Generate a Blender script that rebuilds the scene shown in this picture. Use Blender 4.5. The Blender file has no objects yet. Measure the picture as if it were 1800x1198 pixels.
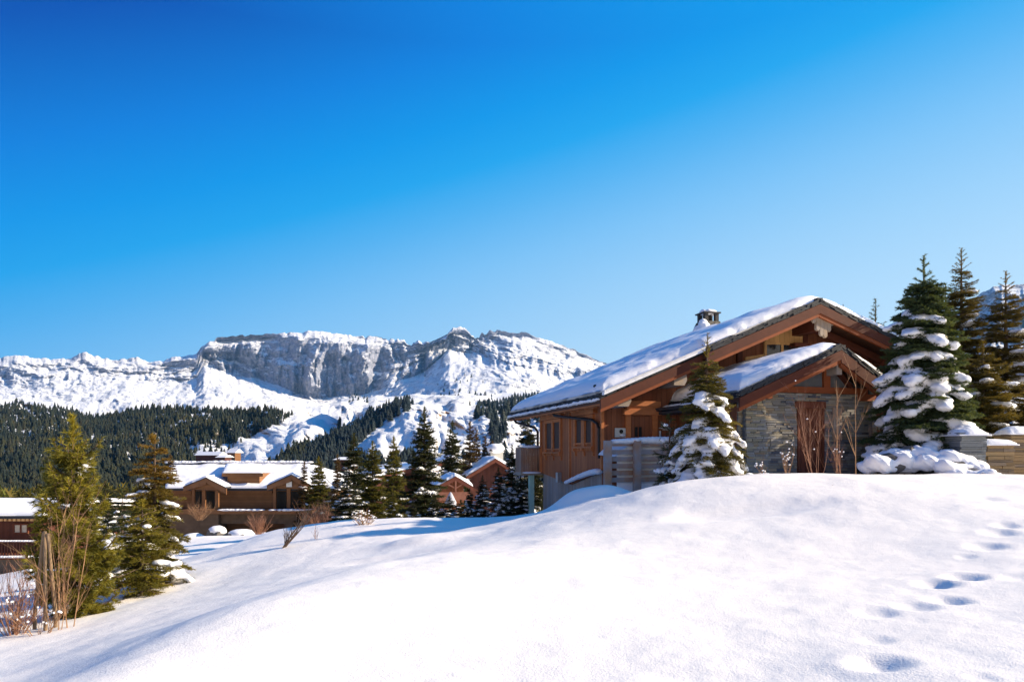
import bpy, math, random
import numpy as np
from mathutils import Vector, Matrix, noise as mnoise
R = math.radians
C = bpy.context.scene.collection
sc = bpy.context.scene
# ------------------------------------------------------------------ camera
F = 1250.0; HZ = 798.0
cd = bpy.data.cameras.new('camera'); cam = bpy.data.objects.new('camera', cd); C.objects.link(cam)
cam.location = (0, 0, 0); cam.rotation_euler = (R(90), 0, 0)
cd.sensor_width = 36; cd.lens = 25.0; cd.shift_y = (HZ - 599) / 1800.0
cd.clip_start = 0.1; cd.clip_end = 40000
sc.camera = cam
sc.render.resolution_x = 1024; sc.render.resolution_y = 681
# ------------------------------------------------------------------ light
SUN_AZ, SUN_EL = 0.0, 25.5
sdir = Vector((math.cos(R(SUN_EL)) * math.cos(R(SUN_AZ)), math.cos(R(SUN_EL)) * math.sin(R(SUN_AZ)), math.sin(R(SUN_EL))))
ld = bpy.data.lights.new('sun', 'SUN'); ld.energy = 4.9; ld.angle = R(0.5); ld.color = (1.0, 0.84, 0.62)
lo = bpy.data.objects.new('sun', ld); C.objects.link(lo); lo.rotation_euler = sdir.to_track_quat('Z', 'Y').to_euler(); lo.location = (60, 20, 40)
W = bpy.data.worlds.new('World'); sc.world = W; W.use_nodes = True
nt = W.node_tree; nt.nodes.clear()
sky = nt.nodes.new('ShaderNodeTexSky'); sky.sky_type = 'NISHITA'; sky.sun_disc = False
sky.sun_elevation = R(SUN_EL); sky.sun_rotation = R(90 - SUN_AZ)
sky.altitude = 1500; sky.air_density = 1.0; sky.dust_density = 0.4; sky.ozone_density = 3.0
def wm(op, a, b):
    n = nt.nodes.new('ShaderNodeMath'); n.operation = op
    for k, v in enumerate((a, b)):
        if isinstance(v, (int, float)): n.inputs[k].default_value = v
        else: nt.links.new(v, n.inputs[k])
    return n.outputs[0]
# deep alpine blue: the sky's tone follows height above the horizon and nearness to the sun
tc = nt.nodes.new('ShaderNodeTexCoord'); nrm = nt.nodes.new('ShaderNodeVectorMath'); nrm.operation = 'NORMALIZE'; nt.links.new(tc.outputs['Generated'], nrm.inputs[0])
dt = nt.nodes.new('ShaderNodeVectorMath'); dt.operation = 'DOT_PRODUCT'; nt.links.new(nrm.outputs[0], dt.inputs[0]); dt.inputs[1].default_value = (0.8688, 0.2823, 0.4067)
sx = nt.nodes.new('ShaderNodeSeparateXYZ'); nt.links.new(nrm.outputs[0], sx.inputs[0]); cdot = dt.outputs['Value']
sv = wm('ADD', wm('ADD', 0.78, wm('MULTIPLY', wm('MINIMUM', wm('MAXIMUM', sx.outputs[2], -0.05), 0.5), -1.447)), wm('ADD', wm('MULTIPLY', cdot, 0.454), wm('MULTIPLY', wm('MULTIPLY', cdot, cdot), -0.074)))  # unseen overhead sky kept from darkening, added fill for shaded snow
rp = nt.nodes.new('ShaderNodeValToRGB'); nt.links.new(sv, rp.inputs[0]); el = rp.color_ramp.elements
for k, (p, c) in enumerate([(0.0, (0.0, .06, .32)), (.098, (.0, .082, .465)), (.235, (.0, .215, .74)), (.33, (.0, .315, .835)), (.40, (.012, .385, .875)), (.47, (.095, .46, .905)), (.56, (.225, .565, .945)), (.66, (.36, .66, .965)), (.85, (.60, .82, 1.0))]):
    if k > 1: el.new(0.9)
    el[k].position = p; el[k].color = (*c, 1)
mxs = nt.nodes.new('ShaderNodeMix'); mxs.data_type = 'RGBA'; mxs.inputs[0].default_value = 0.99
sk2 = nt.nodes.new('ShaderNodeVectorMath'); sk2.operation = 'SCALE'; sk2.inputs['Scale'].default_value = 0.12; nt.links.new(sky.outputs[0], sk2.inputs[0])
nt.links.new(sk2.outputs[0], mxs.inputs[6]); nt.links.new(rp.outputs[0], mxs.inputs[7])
EXPO = 1.02
bg = nt.nodes.new('ShaderNodeBackground'); bg.inputs['Strength'].default_value = 2**-EXPO
wo = nt.nodes.new('ShaderNodeOutputWorld')
# unseen warm fill glow added low behind the camera to brighten shaded fronts
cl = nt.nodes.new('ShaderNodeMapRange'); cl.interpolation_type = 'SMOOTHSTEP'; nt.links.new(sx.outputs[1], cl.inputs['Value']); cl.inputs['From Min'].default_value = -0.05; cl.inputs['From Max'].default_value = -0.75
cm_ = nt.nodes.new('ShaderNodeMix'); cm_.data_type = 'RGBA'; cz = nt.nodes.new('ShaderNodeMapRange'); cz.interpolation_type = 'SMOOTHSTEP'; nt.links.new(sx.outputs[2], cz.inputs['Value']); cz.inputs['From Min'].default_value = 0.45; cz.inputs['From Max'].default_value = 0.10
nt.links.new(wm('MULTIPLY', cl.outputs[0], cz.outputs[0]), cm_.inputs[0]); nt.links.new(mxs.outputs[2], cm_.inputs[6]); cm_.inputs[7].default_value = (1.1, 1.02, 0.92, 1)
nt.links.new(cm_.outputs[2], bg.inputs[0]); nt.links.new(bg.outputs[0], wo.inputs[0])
sc.view_settings.view_transform = 'Standard'; sc.view_settings.look = 'None'; sc.view_settings.gamma = 1.0
sc.view_settings.exposure = EXPO
sc.cycles.max_bounces = 6; sc.cycles.transparent_max_bounces = 8

# ------------------------------------------------------------------ helpers
def P(px, py, Y): return ((px - 900) / F * Y, Y, (HZ - py) / F * Y)

def new_mat(name):
    m = bpy.data.materials.new(name); m.use_nodes = True
    t = m.node_tree; t.nodes.clear()
    o = t.nodes.new('ShaderNodeOutputMaterial'); b = t.nodes.new('ShaderNodeBsdfPrincipled')
    t.links.new(b.outputs[0], o.inputs[0]); b.inputs['Specular IOR Level'].default_value = 0.25
    b.inputs['Roughness'].default_value = 0.8
    return m, t, b, o
def N(t, typ, **kw):
    n = t.nodes.new(typ)
    for k, v in kw.items():
        if k in n.inputs: n.inputs[k].default_value = v
        else: setattr(n, k, v)
    return n
def mathn(t, op, a, b=None, c=None):
    n = t.nodes.new('ShaderNodeMath'); n.operation = op
    for i, v in enumerate((a, b, c)):
        if v is None: continue
        if hasattr(v, 'is_output') or isinstance(v, bpy.types.NodeSocket): t.links.new(v, n.inputs[i])
        else: n.inputs[i].default_value = v
    return n.outputs[0]
def ramp(t, fac, stops):
    r = t.nodes.new('ShaderNodeValToRGB'); t.links.new(fac, r.inputs[0])
    e = r.color_ramp.elements
    while len(e) < len(stops): e.new(0.5)
    for i, (p, c) in enumerate(stops):
        e[i].position = p; e[i].color = (c[0], c[1], c[2], 1) if not isinstance(c, (int, float)) else (c, c, c, 1)
    return r.outputs[0]
def mix(t, fac, a, b, mode='MIX'):
    n = t.nodes.new('ShaderNodeMix'); n.data_type = 'RGBA'; n.blend_type = mode
    for i, v in ((0, fac), (6, a), (7, b)):
        if isinstance(v, bpy.types.NodeSocket): t.links.new(v, n.inputs[i])
        elif isinstance(v, (int, float)): n.inputs[i].default_value = v
        else: n.inputs[i].default_value = (v[0], v[1], v[2], 1)
    return n.outputs[2]
def noise(t, scale, detail=4, vec=None, rough=0.55, sc3=None):
    n = N(t, 'ShaderNodeTexNoise', Scale=scale, Detail=detail, Roughness=rough)
    if vec is None: vec = N(t, 'ShaderNodeNewGeometry').outputs['Position']
    if sc3:
        mp = N(t, 'ShaderNodeMapping'); mp.inputs['Scale'].default_value = sc3; t.links.new(vec, mp.inputs[0]); vec = mp.outputs[0]
    t.links.new(vec, n.inputs['Vector']); return n.outputs[0]
def bump(t, b, h, strength, dist):
    n = N(t, 'ShaderNodeBump', Strength=strength, Distance=dist); t.links.new(h, n.inputs['Height']); t.links.new(n.outputs[0], b.inputs['Normal'])

def mat_snow(name, fine=True, tint=(0.88, 0.87, 0.87)):
    m, t, b, o = new_mat(name)
    n1 = noise(t, 0.35, 3)
    c = mix(t, n1, tint, (tint[0] * .97, tint[1] * .95, tint[2] * .96))
    t.links.new(c, b.inputs['Base Color']); b.inputs['Roughness'].default_value = 0.65
    b.inputs['Specular IOR Level'].default_value = 0.3
    if fine:
        n2 = noise(t, 55, 3, rough=0.7); n3 = noise(t, 6, 3)
        h = mathn(t, 'ADD', mathn(t, 'MULTIPLY', n2, 0.6), n3)
        bump(t, b, h, 0.45, 0.025)
    return m
def mat_plain(name, col, rough=0.7, metal=0.0, var=0.25, scale=8):
    m, t, b, o = new_mat(name)
    n1 = noise(t, scale, 4, N(t, 'ShaderNodeTexCoord').outputs['Object'])
    c = mix(t, n1, [x * (1 - var) for x in col], [min(1, x * (1 + var)) for x in col]); t.links.new(c, b.inputs['Base Color'])
    b.inputs['Roughness'].default_value = rough; b.inputs['Metallic'].default_value = metal
    bump(t, b, n1, 0.3, 0.02)
    return m
def mat_wood(name, col, axis='v', width=0.14, var=0.35, grey=0.0, gap=0.5):
    """planks: axis 'v' vertical boards, 'h' horizontal boards, 'n' one solid beam"""
    m, t, b, o = new_mat(name)
    co = N(t, 'ShaderNodeTexCoord').outputs['Object']
    sp = N(t, 'ShaderNodeSeparateXYZ'); t.links.new(co, sp.inputs[0])
    if axis == 'h': u = sp.outputs[2]; s3 = (1.2, 1.2, 22)
    else: u = mathn(t, 'ADD', sp.outputs[0], sp.outputs[1]); s3 = (22, 22, 1.2)
    if axis == 'n': s3 = (5, 5, 9)
    g = noise(t, 1.0, 6, co, 0.65, s3); bl = noise(t, 0.9, 3, co)
    c = mix(t, g, [x * (1 - var) for x in col], [min(1, x * (1 + var * 1.3)) for x in col])
    c = mix(t, ramp(t, bl, ((0.35, 0), (0.7, 1))), c, mix(t, 0.55, c, (col[0] * .55, col[1] * .5, col[2] * .5)))
    if grey: c = mix(t, mathn(t, 'MULTIPLY', ramp(t, noise(t, 2.2, 3, co), ((0.35, 0), (0.65, 1))), grey), c, (0.3, 0.31, 0.33))
    if axis != 'n':
        q = mathn(t, 'DIVIDE', u, width); fl = mathn(t, 'FLOOR', q); fr = mathn(t, 'FRACT', q)
        wn = N(t, 'ShaderNodeTexWhiteNoise', noise_dimensions='1D'); t.links.new(fl, wn.inputs['W'])
        c = mix(t, mathn(t, 'MULTIPLY', wn.outputs[0], 0.45), c, (col[0] * .5, col[1] * .45, col[2] * .42))
        e = mathn(t, 'ABSOLUTE', mathn(t, 'SUBTRACT', fr, 0.5))
        gp = ramp(t, e, ((0.44, 0), (0.49, 1)))
        c = mix(t, mathn(t, 'MULTIPLY', gp, gap), c, (col[0] * .12, col[1] * .12, col[2] * .12))
        h = mathn(t, 'SUBTRACT', mathn(t, 'MULTIPLY', g, 0.3), gp)
        bump(t, b, h, 0.6, 0.015)
    else: bump(t, b, g, 0.4, 0.01)
    t.links.new(c, b.inputs['Base Color']); b.inputs['Roughness'].default_value = 0.7
    return m
def mat_attr(name, rough=0.85, trans=0.0, bumpy=0.0):
    m, t, b, o = new_mat(name)
    a = N(t, 'ShaderNodeAttribute', attribute_name='col')
    c = a.outputs['Color']
    if bumpy:
        n1 = noise(t, 30, 4, N(t, 'ShaderNodeTexCoord').outputs['Object'])
        c = mix(t, n1, mix(t, 1.0, c, (0.6, 0.6, 0.6), 'MULTIPLY'), c); bump(t, b, n1, 0.5, bumpy)
    t.links.new(c, b.inputs['Base Color']); b.inputs['Roughness'].default_value = rough
    if trans:
        tr = N(t, 'ShaderNodeBsdfTranslucent'); t.links.new(mix(t, 1.0, c, (1.6, 1.3, 0.55), 'MULTIPLY'), tr.inputs[0])
        ms = N(t, 'ShaderNodeMixShader'); ms.inputs[0].default_value = trans
        t.links.new(b.outputs[0], ms.inputs[1]); t.links.new(tr.outputs[0], ms.inputs[2]); t.links.new(ms.outputs[0], o.inputs[0])
    return m
def mat_mountain(name, s0, s1, rock=(0.20, 0.19, 0.205), nscale=0.02, veg=None):
    m, t, b, o = new_mat(name)
    ge = N(t, 'ShaderNodeNewGeometry'); sp = N(t, 'ShaderNodeSeparateXYZ'); t.links.new(ge.outputs['Normal'], sp.inputs[0])
    n1 = noise(t, nscale, 8, rough=0.68); n2 = noise(t, nscale * 5, 6, rough=0.7, sc3=(1, 1, 0.7))
    v = mathn(t, 'ADD', sp.outputs[2], mathn(t, 'ADD', mathn(t, 'MULTIPLY', mathn(t, 'SUBTRACT', n1, 0.5), 0.55), mathn(t, 'MULTIPLY', mathn(t, 'SUBTRACT', n2, 0.5), 1.0)))
    n3 = noise(t, nscale*16, 5, rough=0.75); n4 = noise(t, nscale*.5, 3)
    n5 = noise(t, nscale*1.3, 5, rough=0.6, sc3=(1, 1, 0.22)); v = mathn(t, 'ADD', v, mathn(t, 'MULTIPLY', mathn(t, 'SUBTRACT', n5, 0.5), 0.9))
    v = mathn(t, 'ADD', v, mathn(t, 'MULTIPLY', mathn(t, 'MULTIPLY', mathn(t, 'SUBTRACT', n3, 0.58), n4), 4.2))
    fac = ramp(t, v, ((s0, 0), (s1, 1)))
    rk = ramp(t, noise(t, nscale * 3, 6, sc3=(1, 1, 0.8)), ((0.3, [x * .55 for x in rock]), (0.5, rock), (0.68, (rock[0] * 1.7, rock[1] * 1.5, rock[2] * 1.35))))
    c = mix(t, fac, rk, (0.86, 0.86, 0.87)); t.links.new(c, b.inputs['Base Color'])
    bump(t, b, mathn(t, 'ADD', n1, mathn(t, 'MULTIPLY', n2, 0.4)), 0.9, 0.35 / nscale)
    b.inputs['Roughness'].default_value = 0.85
    return m

class MB:
    def __init__(s): s.v = []; s.f = []; s.c = []
    def add(s, vs, fs, col=None):
        o = len(s.v); s.v.extend([tuple(p) for p in vs])
        for f in fs: s.f.append([i + o for i in f]); s.c.append(col)
    def box(s, x0, x1, y0, y1, z0, z1, col=None):
        s.add([(x0,y0,z0),(x1,y0,z0),(x1,y1,z0),(x0,y1,z0),(x0,y0,z1),(x1,y0,z1),(x1,y1,z1),(x0,y1,z1)],
              [(0,3,2,1),(4,5,6,7),(0,1,5,4),(1,2,6,5),(2,3,7,6),(3,0,4,7)], col)
    def beam(s, a, b, w, h, up=(0,0,1), col=None):
        a = Vector(a); b = Vector(b); d = (b - a).normalized(); u = Vector(up); sd = d.cross(u).normalized(); u = sd.cross(d).normalized()
        vs = []
        for p in (a, b):
            for (i, j) in ((-1,-1),(1,-1),(1,1),(-1,1)): vs.append(p + sd * (w/2*i) + u * (h/2*j))
        s.add(vs, [(0,1,2,3),(7,6,5,4),(0,4,5,1),(1,5,6,2),(2,6,7,3),(3,7,4,0)], col)
    def prism(s, poly, axis, d0, d1, col=None):
        """poly in the two other axes (order kept), extruded along axis from d0 to d1"""
        n = len(poly)
        def mk(p, d):
            return (d, p[0], p[1]) if axis == 0 else (p[0], d, p[1]) if axis == 1 else (p[0], p[1], d)
        vs = [mk(p, d0) for p in poly] + [mk(p, d1) for p in poly]
        s.add(vs, [list(range(n)), list(range(2*n-1, n-1, -1))] + [(i, n+i, n+(i+1) % n, (i+1) % n) for i in range(n)], col)
    def tube(s, pts, rad, n=6, col=None, cap=True):
        pts = [Vector(p) for p in pts]; o = len(s.v); k = len(pts)
        if isinstance(rad, (int, float)): rad = [rad] * k
        for i, p in enumerate(pts):
            d = (pts[min(i+1, k-1)] - pts[max(i-1, 0)]).normalized()
            u = Vector((0, 0, 1)) if abs(d.z) < 0.9 else Vector((1, 0, 0))
            a = d.cross(u).normalized(); b = a.cross(d)
            for j in range(n):
                th = 2*math.pi*j/n; s.v.append(tuple(p + (a*math.cos(th) + b*math.sin(th)) * rad[i]))
        for i in range(k-1):
            for j in range(n): s.f.append([o+i*n+j, o+i*n+(j+1) % n, o+(i+1)*n+(j+1) % n, o+(i+1)*n+j]); s.c.append(col)
        if cap and n > 3:
            s.f.append([o+j for j in range(n)][::-1]); s.c.append(col); s.f.append([o+(k-1)*n+j for j in range(n)]); s.c.append(col)
    def lump(s, c, r, rz, nu=8, nv=5, jit=0.0, rnd=random, col=None):
        vs = [(c[0], c[1], c[2]-rz)]; ph = rnd.random()*6
        for i in range(1, nv):
            t = math.pi*i/nv
            for j in range(nu):
                a = 2*math.pi*j/nu + ph; k = 1 + jit*(rnd.random()-.5)
                vs.append((c[0]+r*math.sin(t)*math.cos(a)*k, c[1]+r*math.sin(t)*math.sin(a)*k, c[2]-rz*math.cos(t)*k))
        vs.append((c[0], c[1], c[2]+rz)); e = len(vs)-1; fs = []
        for j in range(nu): fs.append((0, 1+(j+1) % nu, 1+j)); fs.append((e, e-nu+j, e-nu+(j+1) % nu))
        for i in range(nv-2):
            for j in range(nu): fs.append((1+i*nu+j, 1+i*nu+(j+1) % nu, 1+(i+1)*nu+(j+1) % nu, 1+(i+1)*nu+j))
        s.add(vs, fs, col)
    def build(s, name, mat, parent=None, smooth=False, off=(0,0,0)):
        me = bpy.data.meshes.new(name)
        vs = s.v if off == (0,0,0) else [(v[0]-off[0], v[1]-off[1], v[2]-off[2]) for v in s.v]
        me.from_pydata(vs, [], s.f); me.update()
        if any(c is not None for c in s.c[:1]):
            at = me.attributes.new('col', 'FLOAT_COLOR', 'CORNER'); arr = []
            for f, c in zip(s.f, s.c): arr.extend((c[0], c[1], c[2], 1.0) * len(f))
            at.data.foreach_set('color', arr)
        return link(name, me, mat, parent, smooth)
def link(name, me, mat, parent=None, smooth=False):
    me.materials.append(mat)
    if smooth: me.polygons.foreach_set('use_smooth', [True]*len(me.polygons))
    o = bpy.data.objects.new(name, me); C.objects.link(o)
    if parent: o.parent = parent
    return o
def np_mesh(name, V, T, cols=None):
    """V (n,3), T (m,k) uniform polygons, cols (m,3) per face"""
    me = bpy.data.meshes.new(name); m, k = T.shape
    me.vertices.add(len(V)); me.vertices.foreach_set('co', np.asarray(V, np.float32).ravel())
    me.loops.add(m*k); me.loops.foreach_set('vertex_index', T.astype(np.int32).ravel())
    me.polygons.add(m); me.polygons.foreach_set('loop_start', np.arange(0, m*k, k, dtype=np.int32))
    me.update(calc_edges=True)
    if cols is not None:
        at = me.attributes.new('col', 'FLOAT_COLOR', 'CORNER')
        cc = np.ones((m, k, 4), np.float32); cc[:, :, :3] = cols[:, None, :]; at.data.foreach_set('color', cc.ravel())
    return me
def grid_mesh(name, X, Y, Z):
    r, c = X.shape; V = np.stack([X, Y, Z], -1).reshape(-1, 3)
    i = np.arange(r*c).reshape(r, c)
    T = np.stack([i[:-1, :-1], i[:-1, 1:], i[1:, 1:], i[1:, :-1]], -1).reshape(-1, 4)
    return np_mesh(name, V, T)
def tag(o, label=None, cat=None, group=None, kind=None):
    if label: o['label'] = label
    if cat: o['category'] = cat
    if group: o['group'] = group
    if kind: o['kind'] = kind
    return o
def empty(name, loc, rz=0.0):
    o = bpy.data.objects.new(name, None); C.objects.link(o); o.location = loc; o.rotation_euler = (0, 0, rz); o.empty_display_size = 0.3
    return o
def copy_tree(o, parent=None):
    c = o.copy(); C.objects.link(c)
    if parent: c.parent = parent
    for ch in list(o.children): copy_tree(ch, c)
    return c
# value noise
def _h(ix, iy, seed):
    n = (ix*374761393 + iy*668265263 + seed*1274126177) & 0xFFFFFFFF
    n = ((n ^ (n >> 13)) * 1274126177) & 0xFFFFFFFF
    n = n ^ (n >> 16); return (n & 0xFFFFFF) / float(0xFFFFFF)
def vn(x, y, seed=0):
    x = np.asarray(x, float); y = np.asarray(y, float)
    ix = np.floor(x).astype(np.int64); iy = np.floor(y).astype(np.int64); fx = x-ix; fy = y-iy
    fx = fx*fx*fx*(fx*(fx*6-15)+10); fy = fy*fy*fy*(fy*(fy*6-15)+10)
    a = _h(ix, iy, seed); b = _h(ix+1, iy, seed); c = _h(ix, iy+1, seed); d = _h(ix+1, iy+1, seed)
    return (a*(1-fx)+b*fx)*(1-fy) + (c*(1-fx)+d*fx)*fy - 0.5
def fbm(x, y, seed=0, oct=5, gain=0.5):
    s = 0; a = 1.0
    for k in range(oct): s = s + a*vn(x*2**k + 17.3*k, y*2**k + 5.1*k, seed+k); a *= gain
    return s
def ridged(x, y, seed=0, oct=5, gain=0.55):
    s = 0; a = 1.0
    for k in range(oct): s = s + a*(0.5-2*np.abs(vn(x*2**k + 7.7*k, y*2**k + 3.1*k, seed+k))); a *= gain
    return s

# ------------------------------------------------------------------ materials
M_snow = mat_snow('snow', True, (0.93, 0.875, 0.81)); M_snow_soft = mat_snow('soft_snow', True, (0.89, 0.89, 0.90)); M_snow_far = mat_snow('distant_snow', False, (0.86, 0.86, 0.87))
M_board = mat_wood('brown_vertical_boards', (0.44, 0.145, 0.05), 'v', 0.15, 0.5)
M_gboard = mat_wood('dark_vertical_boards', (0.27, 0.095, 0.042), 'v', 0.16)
M_trim = mat_wood('warm_wood_trim', (0.50, 0.175, 0.06), 'n')
M_fascia = mat_wood('red_brown_fascia', (0.10, 0.027, 0.013), 'n')
M_fascia_lo = mat_wood('orange_brown_fascia', (0.26, 0.07, 0.022), 'n')
M_soffit = mat_wood('dark_soffit', (0.10, 0.045, 0.025), 'h', 0.12)
M_grey = mat_wood('grey_weathered_boards', (0.42, 0.31, 0.24), 'v', 0.13, 0.3, 0.45)
M_rail = mat_wood('weathered_rail', (0.42, 0.23, 0.13), 'n', grey=0.9)
M_ply = mat_wood('new_light_wood', (0.75, 0.42, 0.16), 'v', 0.18, 0.2, gap=0.35)
M_oak = mat_wood('beam_end_wood', (0.36, 0.26, 0.17), 'n', grey=0.5)
M_door = mat_wood('red_brown_door', (0.22, 0.07, 0.035), 'v', 0.11)
M_slate = mat_plain('dark_slate', (0.032, 0.034, 0.04), 0.6, var=0.5, scale=5)
M_pipe = mat_plain('dark_brown_metal', (0.035, 0.028, 0.026), 0.4, 0.6)
M_dark = mat_plain('dark_opening', (0.012, 0.010, 0.010), 0.5)
M_metal = mat_plain('grey_metal', (0.4, 0.42, 0.44), 0.4, 0.7)
M_stone = mat_attr('layered_stone', 0.85, 0, 0.01)
M_log = mat_wood('distant_log_wall', (0.26, 0.125, 0.052), 'h', 0.28)
M_log_trim = mat_wood('distant_wood_trim', (0.24, 0.11, 0.045), 'n')
M_red = mat_wood('red_brown_boards', (0.12, 0.04, 0.026), 'v', 0.2)
M_redtrim = mat_wood('red_brown_roof_edge', (0.15, 0.046, 0.026), 'n')
m_, t_, b_, o_ = new_mat('window_glass'); b_.inputs['Base Color'].default_value = (0.03, 0.028, 0.03, 1); b_.inputs['Roughness'].default_value = 0.08; b_.inputs['Specular IOR Level'].default_value = 0.6
M_glass = m_
M_curtain = mat_plain('brown_blind', (0.07, 0.035, 0.022), 0.6)
M_needle = mat_attr('conifer_needles', 0.7, 0.30)
M_bark = mat_plain('bark', (0.11, 0.075, 0.055), 0.9, var=0.5, scale=12)
M_twig = mat_plain('bare_twig', (0.30, 0.15, 0.09), 0.8, var=0.4)
M_twig2 = mat_plain('pale_bare_stem', (0.30, 0.17, 0.09), 0.8, var=0.4)
M_stake = mat_wood('stake_wood', (0.25, 0.17, 0.10), 'n')
M_rock = mat_plain('boulder_rock', (0.12, 0.11, 0.10), 0.9, var=0.5, scale=4)

def finish_snow(o, voxel, iters=4, amp=.02, freq=5.0):
    md = o.modifiers.new('r', 'REMESH'); md.mode = 'VOXEL'; md.voxel_size = voxel; md.use_smooth_shade = True
    ms = o.modifiers.new('s', 'SMOOTH'); ms.iterations = iters; ms.factor = .6
    dg = bpy.context.evaluated_depsgraph_get(); me = bpy.data.meshes.new_from_object(o.evaluated_get(dg)); me.name = 'snow'; o.modifiers.clear(); o.data = me
    n = len(me.vertices); V = np.zeros(n*3); me.vertices.foreach_get('co', V); V = V.reshape(-1, 3); Nn = np.zeros(n*3); me.vertices.foreach_get('normal', Nn); Nn = Nn.reshape(-1, 3)
    d = fbm(V[:, 0]*freq+V[:, 2]*freq*.7, V[:, 1]*freq-V[:, 2]*freq*.6, 3, 4, .6)*amp*2
    V += Nn*d[:, None]; me.vertices.foreach_set('co', V.ravel()); me.polygons.foreach_set('use_smooth', [True]*len(me.polygons)); me.update()
# ------------------------------------------------------------------ near snow slope
ctrl = []
def cp(px, py, Y): p = P(px, py, Y); ctrl.append(p)
for a in [(160,1198,4.7),(450,1057,6.6),(700,985,9.2),(870,950,12.5),   # brow of the near hump
          (60,1198,5.7),(350,1062,9.2),(450,1025,10.5),(700,948,15.5),(850,925,17.5),
          (0,1130,9),(80,1100,10.2),(-150,1110,11),(250,1052,12.8),(340,985,16.5),(420,965,22),
          (900,905,17.3),(750,911,17.8),(600,918,19),(450,942,22),(450,940,50),(450,938,75),(300,948,50),(300,950,75),(590,925,50),(40,1000,60),(40,1012,40),(560,938,75),(1000,893,17.0),
          (1800,838,13.5),(1600,838,13.5),(1450,838,13.6),(1300,840,13.8),(1200,845,13.9),(1120,862,14.2),(1060,880,15.5),
          (1800,1198,4.1),(1350,1198,4.7),(900,1198,5.0),(550,1198,5.1),(1100,1000,8.6),(1500,1000,8.2),(1500,900,11),(1200,900,12),(1800,920,9.5)]: cp(*a)
ctrl += [(0,0,-1.62),(0,-8,-1.7),(10,0,-1.0),(-8,0,-2.3),(10,-8,-1.1),(25,5,-.2),(-25,8,-4.4),(14,8,-.55),(-3,3,-1.62),(-5,6,-1.95),
         (5,17.5,-.85),(8.3,16.6,-.52),(9.6,16.7,-.46),(10.8,16.6,-.48),(9,18.5,-.6),(14,17,-.62),(20,18,-.5),(2.6,19,-1.35),(1.2,23,-2.15),(0.5,27,-2.9),(9,25,-1.0),(16,25,-.6),(32,22,0.4),
         (0,33,-3.8),(10,40,-3.2),(-6,42,-5.0),(4,62,-7),(-12,62,-7.5),(-30,42,-7.6),(-34,22,-6.8),(32,60,-3),(-18,30,-5.0),(-12,22,-4.2),(-13,16,-3.4),(-20,14,-4.6),
         (0,90,-12),(-50,90,-14),(50,90,-9),(-70,40,-13),(60,30,0),(70,70,-5),(-60,0,-10),(50,-10,0)]
ctrl = np.array(ctrl)
def _tps(r2): return np.where(r2 > 1e-9, 0.5*r2*np.log(r2+1e-12), 0.0)
_n = len(ctrl); _K = _tps(((ctrl[:, None, :2]-ctrl[None, :, :2])**2).sum(-1)) + np.eye(_n)*0.6
_A = np.zeros((_n+3, _n+3)); _A[:_n, :_n] = _K; _Pm = np.c_[np.ones(_n), ctrl[:, :2]]; _A[:_n, _n:] = _Pm; _A[_n:, :_n] = _Pm.T
_w = np.linalg.solve(_A, np.r_[ctrl[:, 2], np.zeros(3)])
prints = [(1545,1165,.20,.085),(1538,1125,.13,.03),(1540,1076,.17,.05),(1612,1068,.15,.05),(1668,1057,.15,.07),(1645,1027,.16,.08),(1697,1014,.17,.085),
          (1733,962,.17,.06),(1757,936,.15,.06),(1768,923,.12,.05),(1725,1190,.10,.02),(1440,883,.22,.015),(1735,876,.2,.04),(1698,980,.08,.03),(1790,1014,.15,.03)]
prints_w = []
def base_z(x, y):
    x = np.asarray(x, float); y = np.asarray(y, float); s = x.shape; q = np.stack([x.ravel(), y.ravel()], -1)
    out = np.zeros(len(q))
    for i in range(0, len(q), 40000):
        k = q[i:i+40000]; r2 = ((k[:, None, :]-ctrl[None, :, :2])**2).sum(-1)
        out[i:i+40000] = _tps(r2) @ _w[:_n] + _w[_n] + k @ _w[_n+1:]
    z = out.reshape(s)
    d = np.hypot(x, y)
    xb = np.interp(y, [2.5, 4.7, 6.6, 9.2, 12.5, 15], [-2.9, -2.78, -2.38, -1.47, -.3, .6])-x   # brow of the near drift
    q = np.clip(xb/2.0, 0, 1); q = q*q*(3-2*q); z = z - .14*q*np.clip((15-y)/5, 0, 1)*np.clip((y-1)/2, 0, 1)*np.clip((7-xb)/4, 0, 1)
    z = z + 0.05*fbm(x*.35+3, y*.35, 5, 3) * np.clip(d/10, .3, 1.5) + .02*fbm(x*1.6, y*1.1, 9, 2)
    return z
for (px, py, r, dp) in prints:      # march the ray to the slope
    Y = 3.0
    while Y < 16:
        p = P(px, py, Y)
        if base_z(p[0], p[1]) > p[2]: break
        Y += 0.05
    prints_w.append((p[0], p[1], r*(.5+Y*.05), dp*(.75+Y*.04)))
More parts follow.
